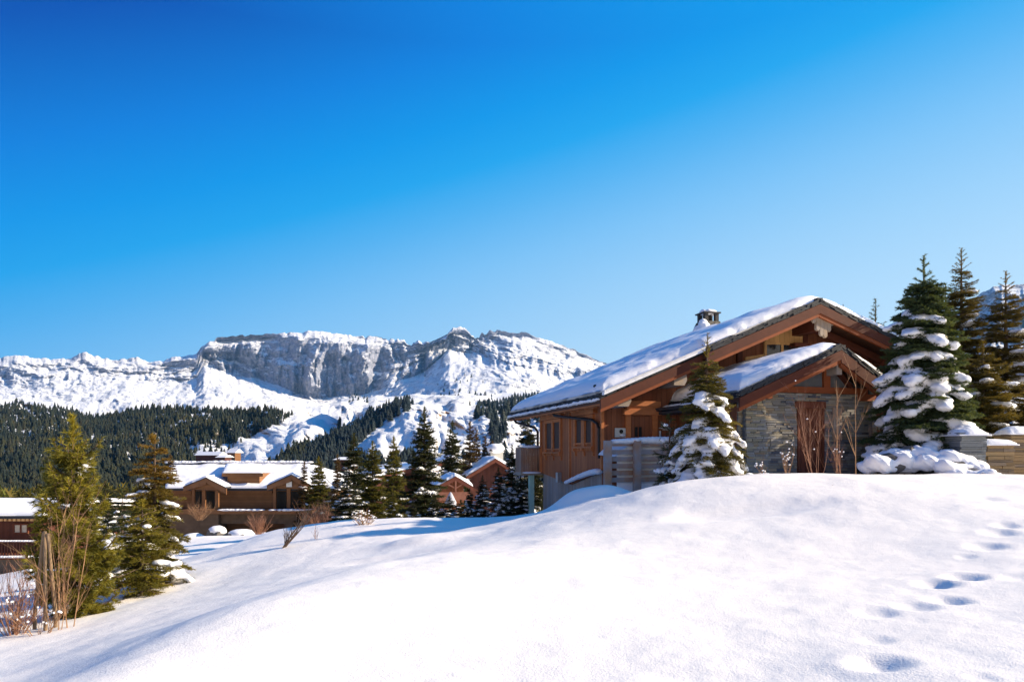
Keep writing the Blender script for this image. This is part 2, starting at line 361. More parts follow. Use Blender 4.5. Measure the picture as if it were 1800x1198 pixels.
def gz(x, y):
    x = np.asarray(x, float); y = np.asarray(y, float); z = base_z(x, y)
    for (a, b, r, d) in prints_w:
        rr = np.sqrt(((x-a)/r)**2 + ((y-b)/(r*1.15))**2)
        z = z - .65*d*np.exp(-rr**2.4) + 0.10*d*np.exp(-((rr-1.6)/.6)**2)
    for (a, b, r, d) in prints_w: z = z + .012*fbm(x*14, y*14, 33, 3)*np.exp(-(((x-a)/r)**2+((y-b)/r)**2)/2)
    z = z + .012*fbm(x*2.2, y*3.5, 19, 4)
    # wind-packed mound beside the chalet, small drifts
    for (px, Y, rx, ry, h) in ((1040,16.6,.85,.7,.42),(745,14.5,.9,.5,.12),(1320,11.6,1.3,.35,-.10),(690,13.0,.9,.3,-.07),(1150,8.5,1.2,.3,-.03)):
        cx = (px-900)/F*Y; rr = ((x-cx)/rx)**2+((y-Y)/ry)**2; z = z + h*np.exp(-rr**1.5)
    return z
def g1(x, y): return float(gz(np.array([x]), np.array([y]))[0])
Ys = np.concatenate([np.linspace(-12, 2, 30), 2+np.cumsum(np.linspace(.035, .05, 180)), ])
while Ys[-1] < 95: Ys = np.append(Ys, Ys[-1] + 0.006*Ys[-1])
ss = np.linspace(-1, 1, 560); ss = np.sign(ss)*(np.abs(ss)**1.15)
GX = ss[None, :]*(np.abs(Ys)[:, None]*0.80+7.0); GY = np.repeat(Ys[:, None], len(ss), 1)
o = link('snow_field', grid_mesh('snow_field', GX, GY, gz(GX, GY)), M_snow, None, True); tag(o, kind='structure')

# ------------------------------------------------------------------ far terrain
def lerp_table(px, tab, k): return np.interp(px, [r[0] for r in tab], [r[k] for r in tab])
def patch(name, cols, tab, fracs, disp, mat, kind='structure', nrow=160, ytop=None):
    """tab rows: (px, py0, Y0, py1, Y1, ...) from crest to base; rows are fitted between knots"""
    nk = (len(tab[0])-1)//2; px = np.asarray(cols, float)
    PY = np.array([lerp_table(px, tab, 1+2*i) for i in range(nk)]); YY = np.array([lerp_table(px, tab, 2+2*i) for i in range(nk)])
    if ytop is not None: PY[0] = np.interp(px, [a for a, b in ytop], [b for a, b in ytop])
    v = np.linspace(0, 1, nrow); kk = np.array(fracs)
    py = np.array([np.interp(v, kk, PY[:, j]) for j in range(len(px))]).T; Yd = np.array([np.interp(v, kk, YY[:, j]) for j in range(len(px))]).T
    PX = np.repeat(px[None, :], nrow, 0); V = np.repeat(v[:, None], len(px), 1)
    dY, dz = disp(PX, V, Yd, py)
    Y2 = Yd + dY; X = (PX-900)/F*Y2; Z = (HZ-py)/F*Y2 + dz
    # a back side so that the ridge is solid
    bk = 14; bs = np.linspace(1, 0, bk, endpoint=False)[:, None]
    depth = Yd[0]*0.35
    Yb = Y2[0][None, :] + bs*depth[None, :]; Xb = (PX[0]-900)[None, :]/F*Yb
    Zb = Z[0][None, :] - (Z[0]-Z[-1])[None, :]*(bs**1.2) + fbm(Xb/depth.mean()*6, Yb/depth.mean()*6, 3, 4)*depth.mean()*.05*bs
    XX = np.vstack([Xb, X, X[-1:]*.8]); YYY = np.vstack([Yb, Y2, Y2[-1:]*.8]); ZZ = np.vstack([Zb, Z, Z[-1:]-22])
    me = grid_mesh(name, XX, YYY, ZZ); o = link(name, me, mat, None, True); tag(o, kind=kind)
    return dict(px=px, v=v, X=X, Y=Y2, Z=Z, py=py)
crest = [(-400,650),(-150,640),(0,628),(30,624),(60,628),(100,632),(125,628),(140,620),(150,617),(165,625),(200,632),(240,628),(258,635),(285,634),(300,628),(345,622),(352,612),(362,602),(376,599),(382,592),(400,591),(440,589),(480,586),(560,582),(600,587),(650,593),(690,598),(712,600),(717,606),(722,608),(727,601),(745,600),(760,605),(770,599),(784,601),(787,586),(794,579),(802,576),(814,577),(824,582),(832,594),(848,586),(870,580),(895,584),(925,585),(940,592),(990,607),(1030,622),(1055,635),(1150,665),(1400,640),(1530,600),(1600,575),(1690,545),(1730,512),(1760,500),(1800,501),(1900,520),(2200,560)]
T_m = [(-400, 650,5200, 665,5000, 690,4600, 712,3900, 775,2600),
 (0,   628,5200, 648,5000, 680,4600, 708,3900, 770,2600),
 (150, 617,5200, 648,5000, 680,4600, 708,4000, 770,2600),
 (300, 628,5200, 645,5100, 672,4800, 706,4100, 770,2600),
 (345, 622,5200, 640,5100, 668,4850, 705,4100, 770,2600),
 (358, 605,5220, 611,5160, 648,5000, 702,4100, 770,2600),
 (450, 588,5250, 604,5120, 672,4960, 705,4100, 780,2600),
 (560, 583,5250, 601,5120, 700,4900, 720,4300, 800,2600),
 (640, 592,5250, 604,5120, 695,4880, 715,4300, 800,2600),
 (745, 600,5200, 608,5120, 655,4990, 690,4200, 770,2600),
 (790, 582,5200, 588,5150, 616,5070, 684,4000, 760,2400),
 (830, 590,5200, 596,5150, 618,5050, 684,3900, 760,2400),
 (900, 584,5200, 605,5000, 645,4500, 684,3900, 750,2400),
 (1050,634,5200, 645,5000, 665,4500, 690,3900, 750,2400),
 (1400,640,5200, 655,5000, 680,4600, 700,3900, 750,2400),
 (1600,575,4200, 600,4100, 650,3900, 700,3200, 750,2400),
 (1760,500,4200, 525,4100, 600,3900, 680,3200, 750,2400),
 (2200,560,4200, 585,4100, 640,3900, 700,3200, 750,2400)]
def d_mount(PX, V, Yd, py):
    g = np.clip((V-0.0)/.06, 0, 1); g2 = np.clip((V-.03)/.12, 0, 1)
    cl = np.exp(-((V-.33)/.2)**2)*(.35+.65*np.clip((PX-330)/40, 0, 1))
    wx = fbm(PX/50, V*3, 90, 3)*18
    gul = ridged((PX+wx)/40, V*1.2, 11, 6, .6)*130*cl*g + ridged((PX+wx)/13+V*2, V*5, 15, 5, .6)*34*g*(.3+cl)
    big = fbm(PX/110, V*3, 21, 5, .5)*260*g
    dz = (fbm((PX+wx)/90+V*1.5, V*5, 31, 7, .52)*np.where(PX < 340, 30, 44) + ridged((PX+wx)/34+V*4, V*9, 37, 6, .62)*5 + ridged(PX/13+V*8, V*24, 38, 5, .6)*3)*g2
    st = fbm(PX/120, V*3, 4, 3)*4
    led = np.sin(V*64+st)*5*cl*g
    knob = np.where(PX < 340, ridged(PX/22-V*7, V*13, 93, 6, .65)*3, 0)*g2
    return gul+big+led, dz + knob + (fbm(PX/9, V*3, 77, 4, .6)*12 + ridged(PX/14, V*2, 78, 4, .6)*np.where((PX > 640) & (PX < 880), 22, 4))*np.clip(1-V*6, 0, 1)
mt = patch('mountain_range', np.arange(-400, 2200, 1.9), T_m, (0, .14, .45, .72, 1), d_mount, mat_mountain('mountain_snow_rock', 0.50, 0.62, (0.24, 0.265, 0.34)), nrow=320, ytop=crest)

T_h1 = [(-400, 680,1500, 745,1150, 900,420),(0, 705,1500, 750,1150, 890,420),(60,711,1500,752,1150,885,420),(110,716,1500,755,1150,885,420),(150,733,1450,760,1150,885,420),(200,728,1450,765,1150,885,420),
 (260,716,1400,760,1100,885,420),(330,722,1350,765,1080,885,420),(440,724,1300,768,1050,880,420),(475,720,1280,770,1000,878,420),(505,730,1260,772,980,876,420),(530,722,1330,755,1020,872,420),(575,728,1350,765,1000,870,420),(640,760,1100,790,900,865,420),(700,800,900,815,800,862,420),(1000,815,900,825,800,860,420),(2200,815,900,825,800,860,420)]
def d_hill(PX, V, Yd, py):
    e = np.clip(V/.08, 0, 1)*np.clip((1-V)/.05, 0, 1)
    return fbm(PX/50, V*4, 41, 5)*90*e + ridged(PX/14, V*5, 43, 4)*14*e, fbm(PX/40, V*6, 47, 4)*8*e
h1 = patch('forest_hillside', np.arange(-400, 2200, 5.0), T_h1, (0, .4, 1), d_hill, mat_mountain('hillside_snow', 0.40, 0.5, (0.22, 0.16, 0.11), 0.05), nrow=120)
T_sp = [(470,832,760, 838,700, 880,330),(520,800,820, 815,720, 875,330),(560,772,900, 800,720, 872,330),(600,752,960, 785,740, 870,330),(640,728,1000, 775,740, 868,330),(680,713,1000,765,720,866,330),
 (712,708,1000,755,700,866,330),(760,718,900,760,690,866,330),(830,730,900,770,700,866,330),(870,727,900,765,700,866,330),(910,733,900,770,700,866,330),(1000,740,900,780,700,866,330),(1300,740,900,790,700,866,330),(2200,730,900,790,700,866,330)]
def d_spur(PX, V, Yd, py):
    e = np.clip(V/.05, 0, 1)*np.clip((1-V)/.05, 0, 1); b = np.clip((PX-700)/30, 0, 1)
    return (fbm(PX/60, V*3, 51, 5)*70 + ridged(PX/13-V*2.5, V*1.2, 53, 6, .6)*22*b)*e, fbm(PX/30, V*6, 57, 4)*6*e
sp_ = patch('ravine_slope', np.arange(470, 2200, 3.0), T_sp, (0, .45, 1), d_spur, mat_mountain('ravine_snow', 0.34, 0.44, (0.27, 0.17, 0.10), 0.06), nrow=130)
# plateau between the ravine rim and the mountain foot
T_pl = [(600,700,3600, 706,2400, 722,1150, 790,800),(720,695,3600, 704,2400, 718,1050, 790,800),(830,692,3600,702,2400,718,950,790,800),(900,690,3600,702,2400,720,950,790,800),(1100,690,3600,705,2400,730,950,790,800),(2200,690,3600,705,2400,725,950,790,800)]
def d_pl(PX, V, Yd, py):
    e = np.clip(V/.05, 0, 1)*np.clip((1-V)/.05, 0, 1)
    return fbm(PX/40, V*6, 61, 5)*60*e, fbm(PX/35, V*9, 67, 5)*26*e
pl = patch('snow_plateau', np.arange(600, 2200, 5.0), T_pl, (0, .35, .8, 1), d_pl, mat_mountain('plateau_snow', 0.55, 0.66, (0.2, 0.18, 0.18), 0.03), nrow=90)
# valley floor
vy = np.concatenate([np.linspace(80, 700, 60), np.linspace(760, 9000, 30)]); vs_ = np.linspace(-1.6, 1.6, 120)
VX = vs_[None, :]*vy[:, None]; VY = np.repeat(vy[:, None], len(vs_), 1)
VZ = np.interp(VY, [80, 150, 330, 500, 800, 9000], [-14, -20, -29, -38, -45, -60]) + fbm(VX/60, VY/60, 71, 4)*2*np.clip((VY-90)/100, 0, 1)
tag(link('valley_floor', grid_mesh('valley_floor', VX, VY, VZ), M_snow_far, None, True), kind='structure')

# ------------------------------------------------------------------ far woods
def mat_forest(name, dark, light, snow=0.35):
    m, t, b, o = new_mat(name)
    a = N(t, 'ShaderNodeAttribute', attribute_name='col'); sp = N(t, 'ShaderNodeSeparateColor'); t.links.new(a.outputs[0], sp.inputs[0])
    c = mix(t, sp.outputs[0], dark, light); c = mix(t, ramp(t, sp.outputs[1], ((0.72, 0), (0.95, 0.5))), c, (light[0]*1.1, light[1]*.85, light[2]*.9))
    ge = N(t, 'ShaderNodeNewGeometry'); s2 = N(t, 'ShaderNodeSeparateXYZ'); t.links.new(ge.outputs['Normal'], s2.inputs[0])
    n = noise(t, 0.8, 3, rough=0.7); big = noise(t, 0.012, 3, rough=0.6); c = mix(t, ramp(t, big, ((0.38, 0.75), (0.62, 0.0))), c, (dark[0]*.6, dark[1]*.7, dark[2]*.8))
    f = ramp(t, mathn(t, 'ADD', mathn(t, 'MULTIPLY', s2.outputs[2], 0.5), mathn(t, 'ADD', n, mathn(t, 'MULTIPLY', sp.outputs[1], 0.25))), ((1.0-snow, 0), (1.1-snow, 1)))
    c = mix(t, f, c, (0.75, 0.76, 0.78)); t.links.new(c, b.inputs['Base Color']); b.inputs['Roughness'].default_value = 0.9
    return m
def wood(name, pts, hs_, mat, seed=0, tiers=5, n=8, label=None, slim=0.29):
    rs = np.random.RandomState(seed); K = len(pts); tv = []; tf = []
    for k in range(tiers):
        z0 = k/tiers*.92+.04; z1 = min(1.0, z0+1.55/tiers); r = slim*(1-z0)**.85; o = len(tv)
        for j in range(n): q = r*(1.15 if j % 2 else .62); tv.append((q*math.cos(2*math.pi*j/n), q*math.sin(2*math.pi*j/n), z0-(.05 if j % 2 else -.02)))
        tv.append((0, 0, z1 if k < tiers-1 else 1.0))
        for j in range(n): tf.append((o+j, o+(j+1) % n, o+n))
    tv = np.array(tv); tf = np.array(tf); nv = len(tv)
    pts = np.array(pts); hs_ = np.array(hs_); ang = rs.rand(K)*6.28
    V = np.repeat(tv[None], K, 0); rad = 1+.7*(rs.rand(K, nv)-.5); V[..., 0] *= rad; V[..., 1] *= rad; V[..., 2] += .035*(rs.rand(K, nv)-.5)
    w = (.75+.6*rs.rand(K))[:, None]; ca = np.cos(ang)[:, None]; sa = np.sin(ang)[:, None]
    x = V[..., 0]*w; y = V[..., 1]*w; V = np.stack([x*ca-y*sa, x*sa+y*ca, V[..., 2]], -1)*hs_[:, None, None] + pts[:, None, :]
    T = (tf[None]+np.arange(K)[:, None, None]*nv).reshape(-1, 3)
    cols = np.zeros((K, len(tf), 3)); cols[..., 0] = (rs.rand(K)**1.5)[:, None]*.8+.2*rs.rand(K, len(tf)); cols[..., 1] = rs.rand(K)[:, None]; 
    me = np_mesh(name, V.reshape(-1, 3), T, cols.reshape(-1, 3)); o = link(name, me, mat)
    tag(o, label, 'woodland', kind='stuff'); return o
def scatter(pt, n, mask, seed, hr):
    rs = np.random.RandomState(seed); out = []; hh = []; tries = 0
    nr, nc = pt['X'].shape
    while len(out) < n and tries < n*12:
        tries += 1; j = rs.randint(nc); i = rs.randint(nr); px = pt['px'][j]; py = pt['py'][i, j]
        if not mask(px, py, rs): continue
        s = 1200/pt['Y'][i, j]
        out.append((pt['X'][i, j]+rs.uniform(-3, 3), pt['Y'][i, j]+rs.uniform(-3, 3), pt['Z'][i, j]-.6)); hh.append(rs.uniform(*hr))
    return out, hh
def pip(x, y, poly):
    c = False; n = len(poly); j = n-1
    for i in range(n):
        if (poly[i][1] > y) != (poly[j][1] > y) and x < (poly[j][0]-poly[i][0])*(y-poly[i][1])/(poly[j][1]-poly[i][1])+poly[i][0]: c = not c
        j = i
    return c
bank = [(405,800),(425,772),(470,752),(500,738),(528,716),(600,716),(600,760),(520,790),(480,830),(405,830)]
def mk1(px, py, rs):
    if px > 640 or px < -330: return False
    if pip(px, py, bank): return False
    if px < 130 and py < 740 and rs.rand() > (py-700)/45: return False
    if 330 < px < 430 and 782 < py < 815 and rs.rand() > .2: return False
    return True
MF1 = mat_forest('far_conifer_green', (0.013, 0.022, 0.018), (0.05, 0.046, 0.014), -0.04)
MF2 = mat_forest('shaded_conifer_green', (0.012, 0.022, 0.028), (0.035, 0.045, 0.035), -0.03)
p_, h_ = scatter(h1, 13000, mk1, 1, (6, 15)); wood('hillside_forest', p_, h_, MF1, 1, label='dense dark conifer forest covering the hillside at left below the mountains')
spm = [(500,812),(560,782),(610,758),(650,728),(716,700),(722,722),(690,738),(650,762),(610,800),(640,830),(640,870),(480,870),(480,830)]
def mk2(px, py, rs): return pip(px, py, spm) or (py > 822+6*math.sin(px/13) and px < 960) or (865 < px < 885 and py > 745 and rs.rand() < .35)
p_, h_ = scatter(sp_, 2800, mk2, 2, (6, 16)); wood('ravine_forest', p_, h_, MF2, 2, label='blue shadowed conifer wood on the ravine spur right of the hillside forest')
prm = [(835,716),(860,706),(905,694),(1100,690),(1100,745),(900,745),(880,733),(850,732)]
rim = [(xx, yy, zz) for xx, yy, zz in []]
def mk3(px, py, rs):
    if pip(px, py, prm): return True
    if pip(px, py, [(690,712),(718,698),(730,712),(700,728)]): return True
    return False
p3, h3 = scatter(pl, 900, mk3, 3, (13, 20)); q3, k3 = scatter(sp_, 350, lambda px, py, rs: 838 < px < 1100 and py < 742, 4, (11, 17))
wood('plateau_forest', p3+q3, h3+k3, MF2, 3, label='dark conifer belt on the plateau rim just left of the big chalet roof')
rs_ = np.random.RandomState(8); fp = []; fh = []
for _ in range(900):      # valley trees behind the hamlet
    Y = rs_.uniform(110, 400); px = rs_.uniform(-250, 1150); z = float(np.interp(Y, [80, 150, 330, 500], [-14, -20, -29, -38]))
    if 330 < px < 425 and Y > 170: continue
    h = rs_.uniform(8, 14)*(.6+Y/600); fp.append(((px-900)/F*Y, Y, z)); fh.append(min(h, -z*.97 - 0.0*Y + (HZ-(815+rs_.uniform(-16, 14)))/F*Y))
ok = [i for i in range(len(fh)) if fh[i] > 3]
VF = [(fp[i], fh[i]) for i in ok]
def mk5(px, py, rs): return (762 < px < 872 and 660+abs(px-815)*.3 < py < 702 and rs.rand() < .8) or (740 < px < 960 and 660 < py < 716 and rs.rand() < .06) or (612 < px < 650 and 696 < py < 708)
p5, h5 = scatter(mt, 330, mk5, 5, (14, 26)); p6, h6 = scatter(pl, 120, mk5, 6, (12, 20))
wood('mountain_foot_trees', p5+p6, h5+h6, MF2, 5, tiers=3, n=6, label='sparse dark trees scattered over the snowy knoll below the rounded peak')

# ------------------------------------------------------------------ main chalet
TH = R(15.2); cT, sT = math.cos(TH), math.sin(TH); OX, OY = 9.07, 21.0; Z0 = -2.6
def G(px, py, b):            # pixel on the plane b = const of the chalet frame -> (a, z)
    r = (px-900)/F; a = (r*(OY+b*cT)-OX+b*sT)/(cT-r*sT); Y = OY+a*sT+b*cT; return a, (HZ-py)/F*Y
def GS(px, py, a):           # pixel on the plane a = const -> (b, z)
    r = (px-900)/F; b = (OX+a*cT-r*(OY+a*sT))/(sT+r*cT); Y = OY+a*sT+b*cT; return b, (HZ-py)/F*Y
def Wc(a, b, z): return (OX+a*cT-b*sT, OY+a*sT+b*cT, z)
def roof_snow(mb, As, Bs, zf, T, edge, seed, over=.05, drop=.10):
    """blanket of snow; edge(a,b) = distance to the nearest free edge"""
    A, B = np.meshgrid(As, Bs, indexing='ij'); D = edge(A, B)
    D = np.clip(D-.10*np.clip(fbm(A*2.2+seed, B*2.2, seed+9, 4)+.25, 0, 1), 0, None)
    q = np.clip(D/(T*1.5), 0, 1); prof = np.sqrt(1-(1-q)**2)
    Z = zf(A) + drop + T*prof*(1+.35*fbm(A*.7+seed, B*.5, seed, 3)) + .035*fbm(A*2.2, B*1.4+seed, seed+4, 3)*prof
    r, c = A.shape; o = len(mb.v)
    mb.v.extend([tuple(p) for p in np.stack([A, B, Z], -1).reshape(-1, 3)])
    for i in range(r-1):
        for j in range(c-1): mb.f.append([o+i*c+j, o+(i+1)*c+j, o+(i+1)*c+j+1, o+i*c+j+1]); mb.c.append(None)
    # skirt down to the slates
    ring = [(i, 0) for i in range(r)]+[(r-1, j) for j in range(1, c)]+[(i, c-1) for i in range(r-2, -1, -1)]+[(0, j) for j in range(c-2, 0, -1)]
    k = len(mb.v)
    for (i, j) in ring: mb.v.append((A[i, j], B[i, j], float(Z[i, j])-drop+.01))
    for m in range(len(ring)):
        i, j = ring[m]; i2, j2 = ring[(m+1) % len(ring)]
        mb.f.append([o+i*c+j, o+i2*c+j2, k+(m+1) % len(ring), k+m]); mb.c.append(None)
def eased(a, b, n, e=.35):
    m = max(3, n//5); t = np.linspace(0, 1, m)**1.8
    return np.concatenate([a+e*t, np.linspace(a+e, b-e, n)[1:-1], (b-e*t)[::-1]])
def verge_slates(mb, a0, a1, b, zf, rnd, depth=.35, into=1):
    """stepped slate ends seen along a gable edge"""
    n = int(abs(a1-a0)/.16); st = (a1-a0)/n
    for k in range(n):
        for lay in range(3):
            a = a0+st*(k+rnd.random()*.3); L = abs(st)*rnd.uniform(1.0, 2.6); e = a+math.copysign(L, st)
            if abs(e-a0) > abs(a1-a0): e = a1
            if abs(e-a) < .04: continue
            z0 = zf(a)+.012+lay*.052+rnd.uniform(-.006, .012); z1 = zf(e)+.012+lay*.052+(.02 if rnd.random() < .3 else 0); y0 = b-rnd.uniform(0, .05); y1 = b+depth
            t = .044
            mb.prism([(a, z0), (e, z1), (e, z1+t), (a, z0+t)], 1, y0, y1)
def eave_slates(mb, a, b0, b1, z, rnd, depth=.3, s=1):
    y = b0
    while y < b1:
        w = rnd.uniform(.16, .34)
        for lay in range(3):
            x0 = a-s*rnd.uniform(-.01, .07); zz = z+.01+lay*.05+rnd.uniform(-.008, .008)
            mb.box(min(x0, a+s*depth), max(x0, a+s*depth), y, min(y+w-.01, b1), zz, zz+.04)
        y += w
ch = empty('chalet', (OX, OY, Z0), TH)
tag(ch, 'large brown timber chalet with snow covered gable roof and slate stone annex', 'chalet')
def bp(mb, name, mat, parent=ch, smooth=False): return mb.build(name, mat, parent, smooth, (0, 0, Z0))
rn = random.Random(4); VA_ = -2.27
SL, SR = 0.426, 0.36; AL, AR, BB, STEP = -6.85, 5.6, 9.8, -3.75
def zr(a): return 4.42 + (SL*a if a < 0 else -SR*a)
zrv = np.vectorize(lambda a: 4.42 + .08 - (math.sqrt((.40*a)**2+.02) - (.026*a)) )
# walls
bw = 1.37
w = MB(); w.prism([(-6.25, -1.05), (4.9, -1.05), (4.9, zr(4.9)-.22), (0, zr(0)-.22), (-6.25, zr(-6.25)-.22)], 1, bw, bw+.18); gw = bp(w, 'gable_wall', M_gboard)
w = MB(); w.prism([(bw+.003, -.45), (bw+.003, zr(-6.25)-.2), (7.4, zr(-6.25)-.2), (7.4, -.68), (4.23, -.99)], 0, -6.27, -6.05); bp(w, 'side_wall', M_board)
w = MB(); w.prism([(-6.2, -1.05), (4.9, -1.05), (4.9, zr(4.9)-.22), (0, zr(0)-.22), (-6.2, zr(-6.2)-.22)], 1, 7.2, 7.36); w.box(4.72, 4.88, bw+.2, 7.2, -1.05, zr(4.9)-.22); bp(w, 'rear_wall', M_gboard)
w = MB(); w.box(-6.16, 4.8, bw+.05, 7.3, -2.6, -.46); w.prism([(bw+.01, -2.6), (bw+.01, -.46), (4.2, -1.0), (7.36, -.7), (7.36, -2.6)], 0, -6.2, -6.16); bp(w, 'foundation_boards', M_grey)
# corner posts / trim on the side wall
w = MB()
for b, wd, z0 in ((bw+.06, .16, -.47), (4.23, .13, -.98), (7.36, .14, -.70)):
    w = MB(); w.box(-6.315, -6.26, b-wd/2, b+wd/2, z0, zr(-6.25)-.24)
    if b < 2: w.box(-6.36, -6.27, bw-.06, bw+.012, -.46, zr(-6.3)-.24)
    bp(w, 'corner_post', M_trim)
w = MB(); b0_, z_ = GS(1056, 825, -6.3)
ev = [(-6.75, bw-.1, -.62), (-6.75, 2.2, -.66), (-6.75, 3.2, -.9), (-6.75, 4.0, -1.12)]
for i in range(24):
    t = i/23; b = bw+.1+t*2.7; w.lump((-6.42, b, -.50-.42*t**1.3), .17*(1-.5*t), .09*(1-.4*t), 8, 5, .2, rn)
bp(w, 'ledge_snow', M_snow_soft, smooth=True)
# roof
roof = MB()
roof.prism([(AL, zr(AL)), (0, zr(0)), (0, zr(0)-.12), (AL, zr(AL)-.12)], 1, .22, BB)
roof.prism([(STEP, zr(STEP)+.0), (0, zr(0)), (0, zr(0)-.12), (STEP, zr(STEP)-.12)], 1, 0, .22)
roof.prism([(0, zr(0)), (AR, zr(AR)), (AR, zr(AR)-.12), (0, zr(0)-.12)], 1, 0, BB)
rf = bp(roof, 'roof', M_soffit)
sl = MB()
verge_slates(sl, STEP, .0, -.03, zr, rn); verge_slates(sl, AL, STEP, .20, zr, rn); verge_slates(sl, 5.6, .0, -.03, zr, rn)
eave_slates(sl, AL, .2, BB, zr(AL), rn, .4)
for i in range(5): sl.box(-.16+i*.02, .18-i*.02, -.04, .6, zr(0)+.02+i*.035, zr(0)+.05+i*.035)
bp(sl, 'roof_slates', M_slate, rf)
sn = MB()
def edge_m(A, B): 
    fr = np.where(A < STEP, B-.24, B-.02)
    return np.minimum(np.minimum(np.maximum(fr, 0), BB-B), np.minimum(A-AL-.04, AR-A))
As = np.concatenate([eased(AL+.04, STEP, 44, .3), eased(STEP+.01, AR, 90, .3)[0:]])
Bs = np.concatenate([.02+.5*np.linspace(0, 1, 14)**1.6, np.linspace(.6, BB-.4, 52), BB-.36*np.linspace(1, 0, 8)**1.6])
roof_snow(sn, As, Bs, zrv, .27, edge_m, 3, drop=.14)
bp(sn, 'roof_snow', M_snow_soft, rf, True)
# second lip of snow caught on the eave slates
sn = MB(); b = .3
while b < BB:
    sn.lump((AL-.03, b, zr(AL)+.015-.02*rn.random()), rn.uniform(.06, .12), rn.uniform(.03, .055), 7, 5, .2, rn); b += rn.uniform(.06, .12)*(1 if rn.random() < .8 else 2.4)
bp(sn, 'eave_snow', M_snow_soft, rf, True)
for (px, py, lab) in ((1050, 682, 0), (1316, 667, 1)):
    if lab == 0: a, z = G(px, py, .9); a -= .05; zz_ = zr(a)+.33; b = .9
    else: a, z = G(px, py, VA_+.55); zz_ = z; b = VA_+.55
    w = MB(); w.tube([(a, b, zz_-.45), (a, b, zz_+.02)], .055, 10); w.lump((a, b, zz_+.03), .075, .05, 10, 6); bp(w, 'vent', M_slate, rf)
a, z = G(1482, 545, .6); w = MB(); w.tube([(a, .6, zr(a)), (a, .6, z+.18)], .012, 5); bp(w, 'aerial', M_pipe, rf)
# barge boards
def barge(a0, a1, b, h0, h1, zf, mat, nm, th=.06):
    w = MB(); w.prism([(a0, zf(a0)-h0), (a1, zf(a1)-h0), (a1, zf(a1)-h1), (a0, zf(a0)-h1)], 1, b-th, b); bp(w, nm, mat, rf)
barge(STEP, -.001, .0, .0, .27, zr, M_fascia, 'barge_board'); barge(AL, STEP, .22, .0, .27, zr, M_fascia, 'barge_board'); barge(.001, AR, .0, .0, .27, zr, M_fascia, 'barge_board')
barge(STEP, -.001, .05, .272, .36, zr, M_fascia_lo, 'barge_trim', .09); barge(AL, STEP, .27, .272, .36, zr, M_fascia_lo, 'barge_trim', .09); barge(.001, AR, .05, .272, .38, zr, M_fascia_lo, 'barge_trim', .09)
w = MB(); w.prism([(AL+.02, zr(AL)-.01), (AL+.09, zr(AL)+.0), (AL+.09, zr(AL)-.17), (AL+.02, zr(AL)-.15)], 1, .25, BB); bp(w, 'eave_board', M_trim, rf)
w = MB()
for k in range(16):
    b = .55+k*.6; w.beam((AL+.12, b, zr(AL+.12)-.19), (-6.0, b, zr(-6.0)-.19), .1, .13)
bp(w, 'rafter', M_trim, rf)
# purlin ends under the verge
for (px, py, s) in ((1090, 704, .30), (1187, 668, .30)):
    a, z = G(px, py, .7); w = MB()
    w.prism([(a-s*.75, z+s*.5), (a+s*.55, z+s*.5), (a+s*.62, z-s*.1), (a+s*.35, z-s*.6), (a-s*.75, z-s*.6)], 1, .35, bw)
    bp(w, 'purlin_end', M_oak)
w = MB()
a, z = G(1440, 566, .25)
pl_ = [(-.42,.30),(-.36,.42),(.36,.42),(.42,.28),(.36,.16),(.40,.02),(.34,-.12),(.22,-.22),(.14,-.40),(0,-.52),(-.12,-.40),(-.20,-.24),(-.32,-.14),(-.40,.02),(-.35,.16)]
for i in range(6):
    x0 = -.42+i*.14; top = .40; bot = [-.08,-.30,-.46,-.50,-.32,-.12][i]
    w.prism([(a+x0*.92, z+top), (a+(x0+.13)*.92, z+top), (a+(x0+.13)*.92, z+bot+.05), (a+(x0+.065)*.92, z+bot), (a+x0*.92, z+bot+.06)], 1, .04, .12+.02*(i % 2))
bp(w, 'carved_bracket', M_oak)
w = MB(); w.box(a-.16, a+.16, .14, bw, z-.25, z+.18); w.box(a-.26, a+.26, 1.0, bw, z-.62, z-.5); bp(w, 'ridge_beam', M_fascia)
w = MB()   # inner rafters parallel to the right verge and the left
for b, d in ((.75, .42),): 
    w.prism([(.3, zr(.3)-d+.15), (AR-.6, zr(AR-.6)-d+.15), (AR-.6, zr(AR-.6)-d-.07), (.3, zr(.3)-d-.07)], 1, b, b+.14)
    w.prism([(-6.0, zr(-6.0)-d+.18), (-.3, zr(-.3)-d+.18), (-.3, zr(-.3)-d-.02), (-6.0, zr(-6.0)-d-.02)], 1, b, b+.14)
a1_, z1_ = G(1545, 668, 1.2); a2_, z2_ = G(1562, 630, .3)
w.beam((a1_-.25, bw, z1_-.1), (a1_-.25, .35, z1_+.75), .14, .16); w.beam((a1_-.32, 1.2, z1_+.62), (a1_+.9, 1.2, z1_+.62), .13, .15)
bp(w, 'rafter', M_fascia)
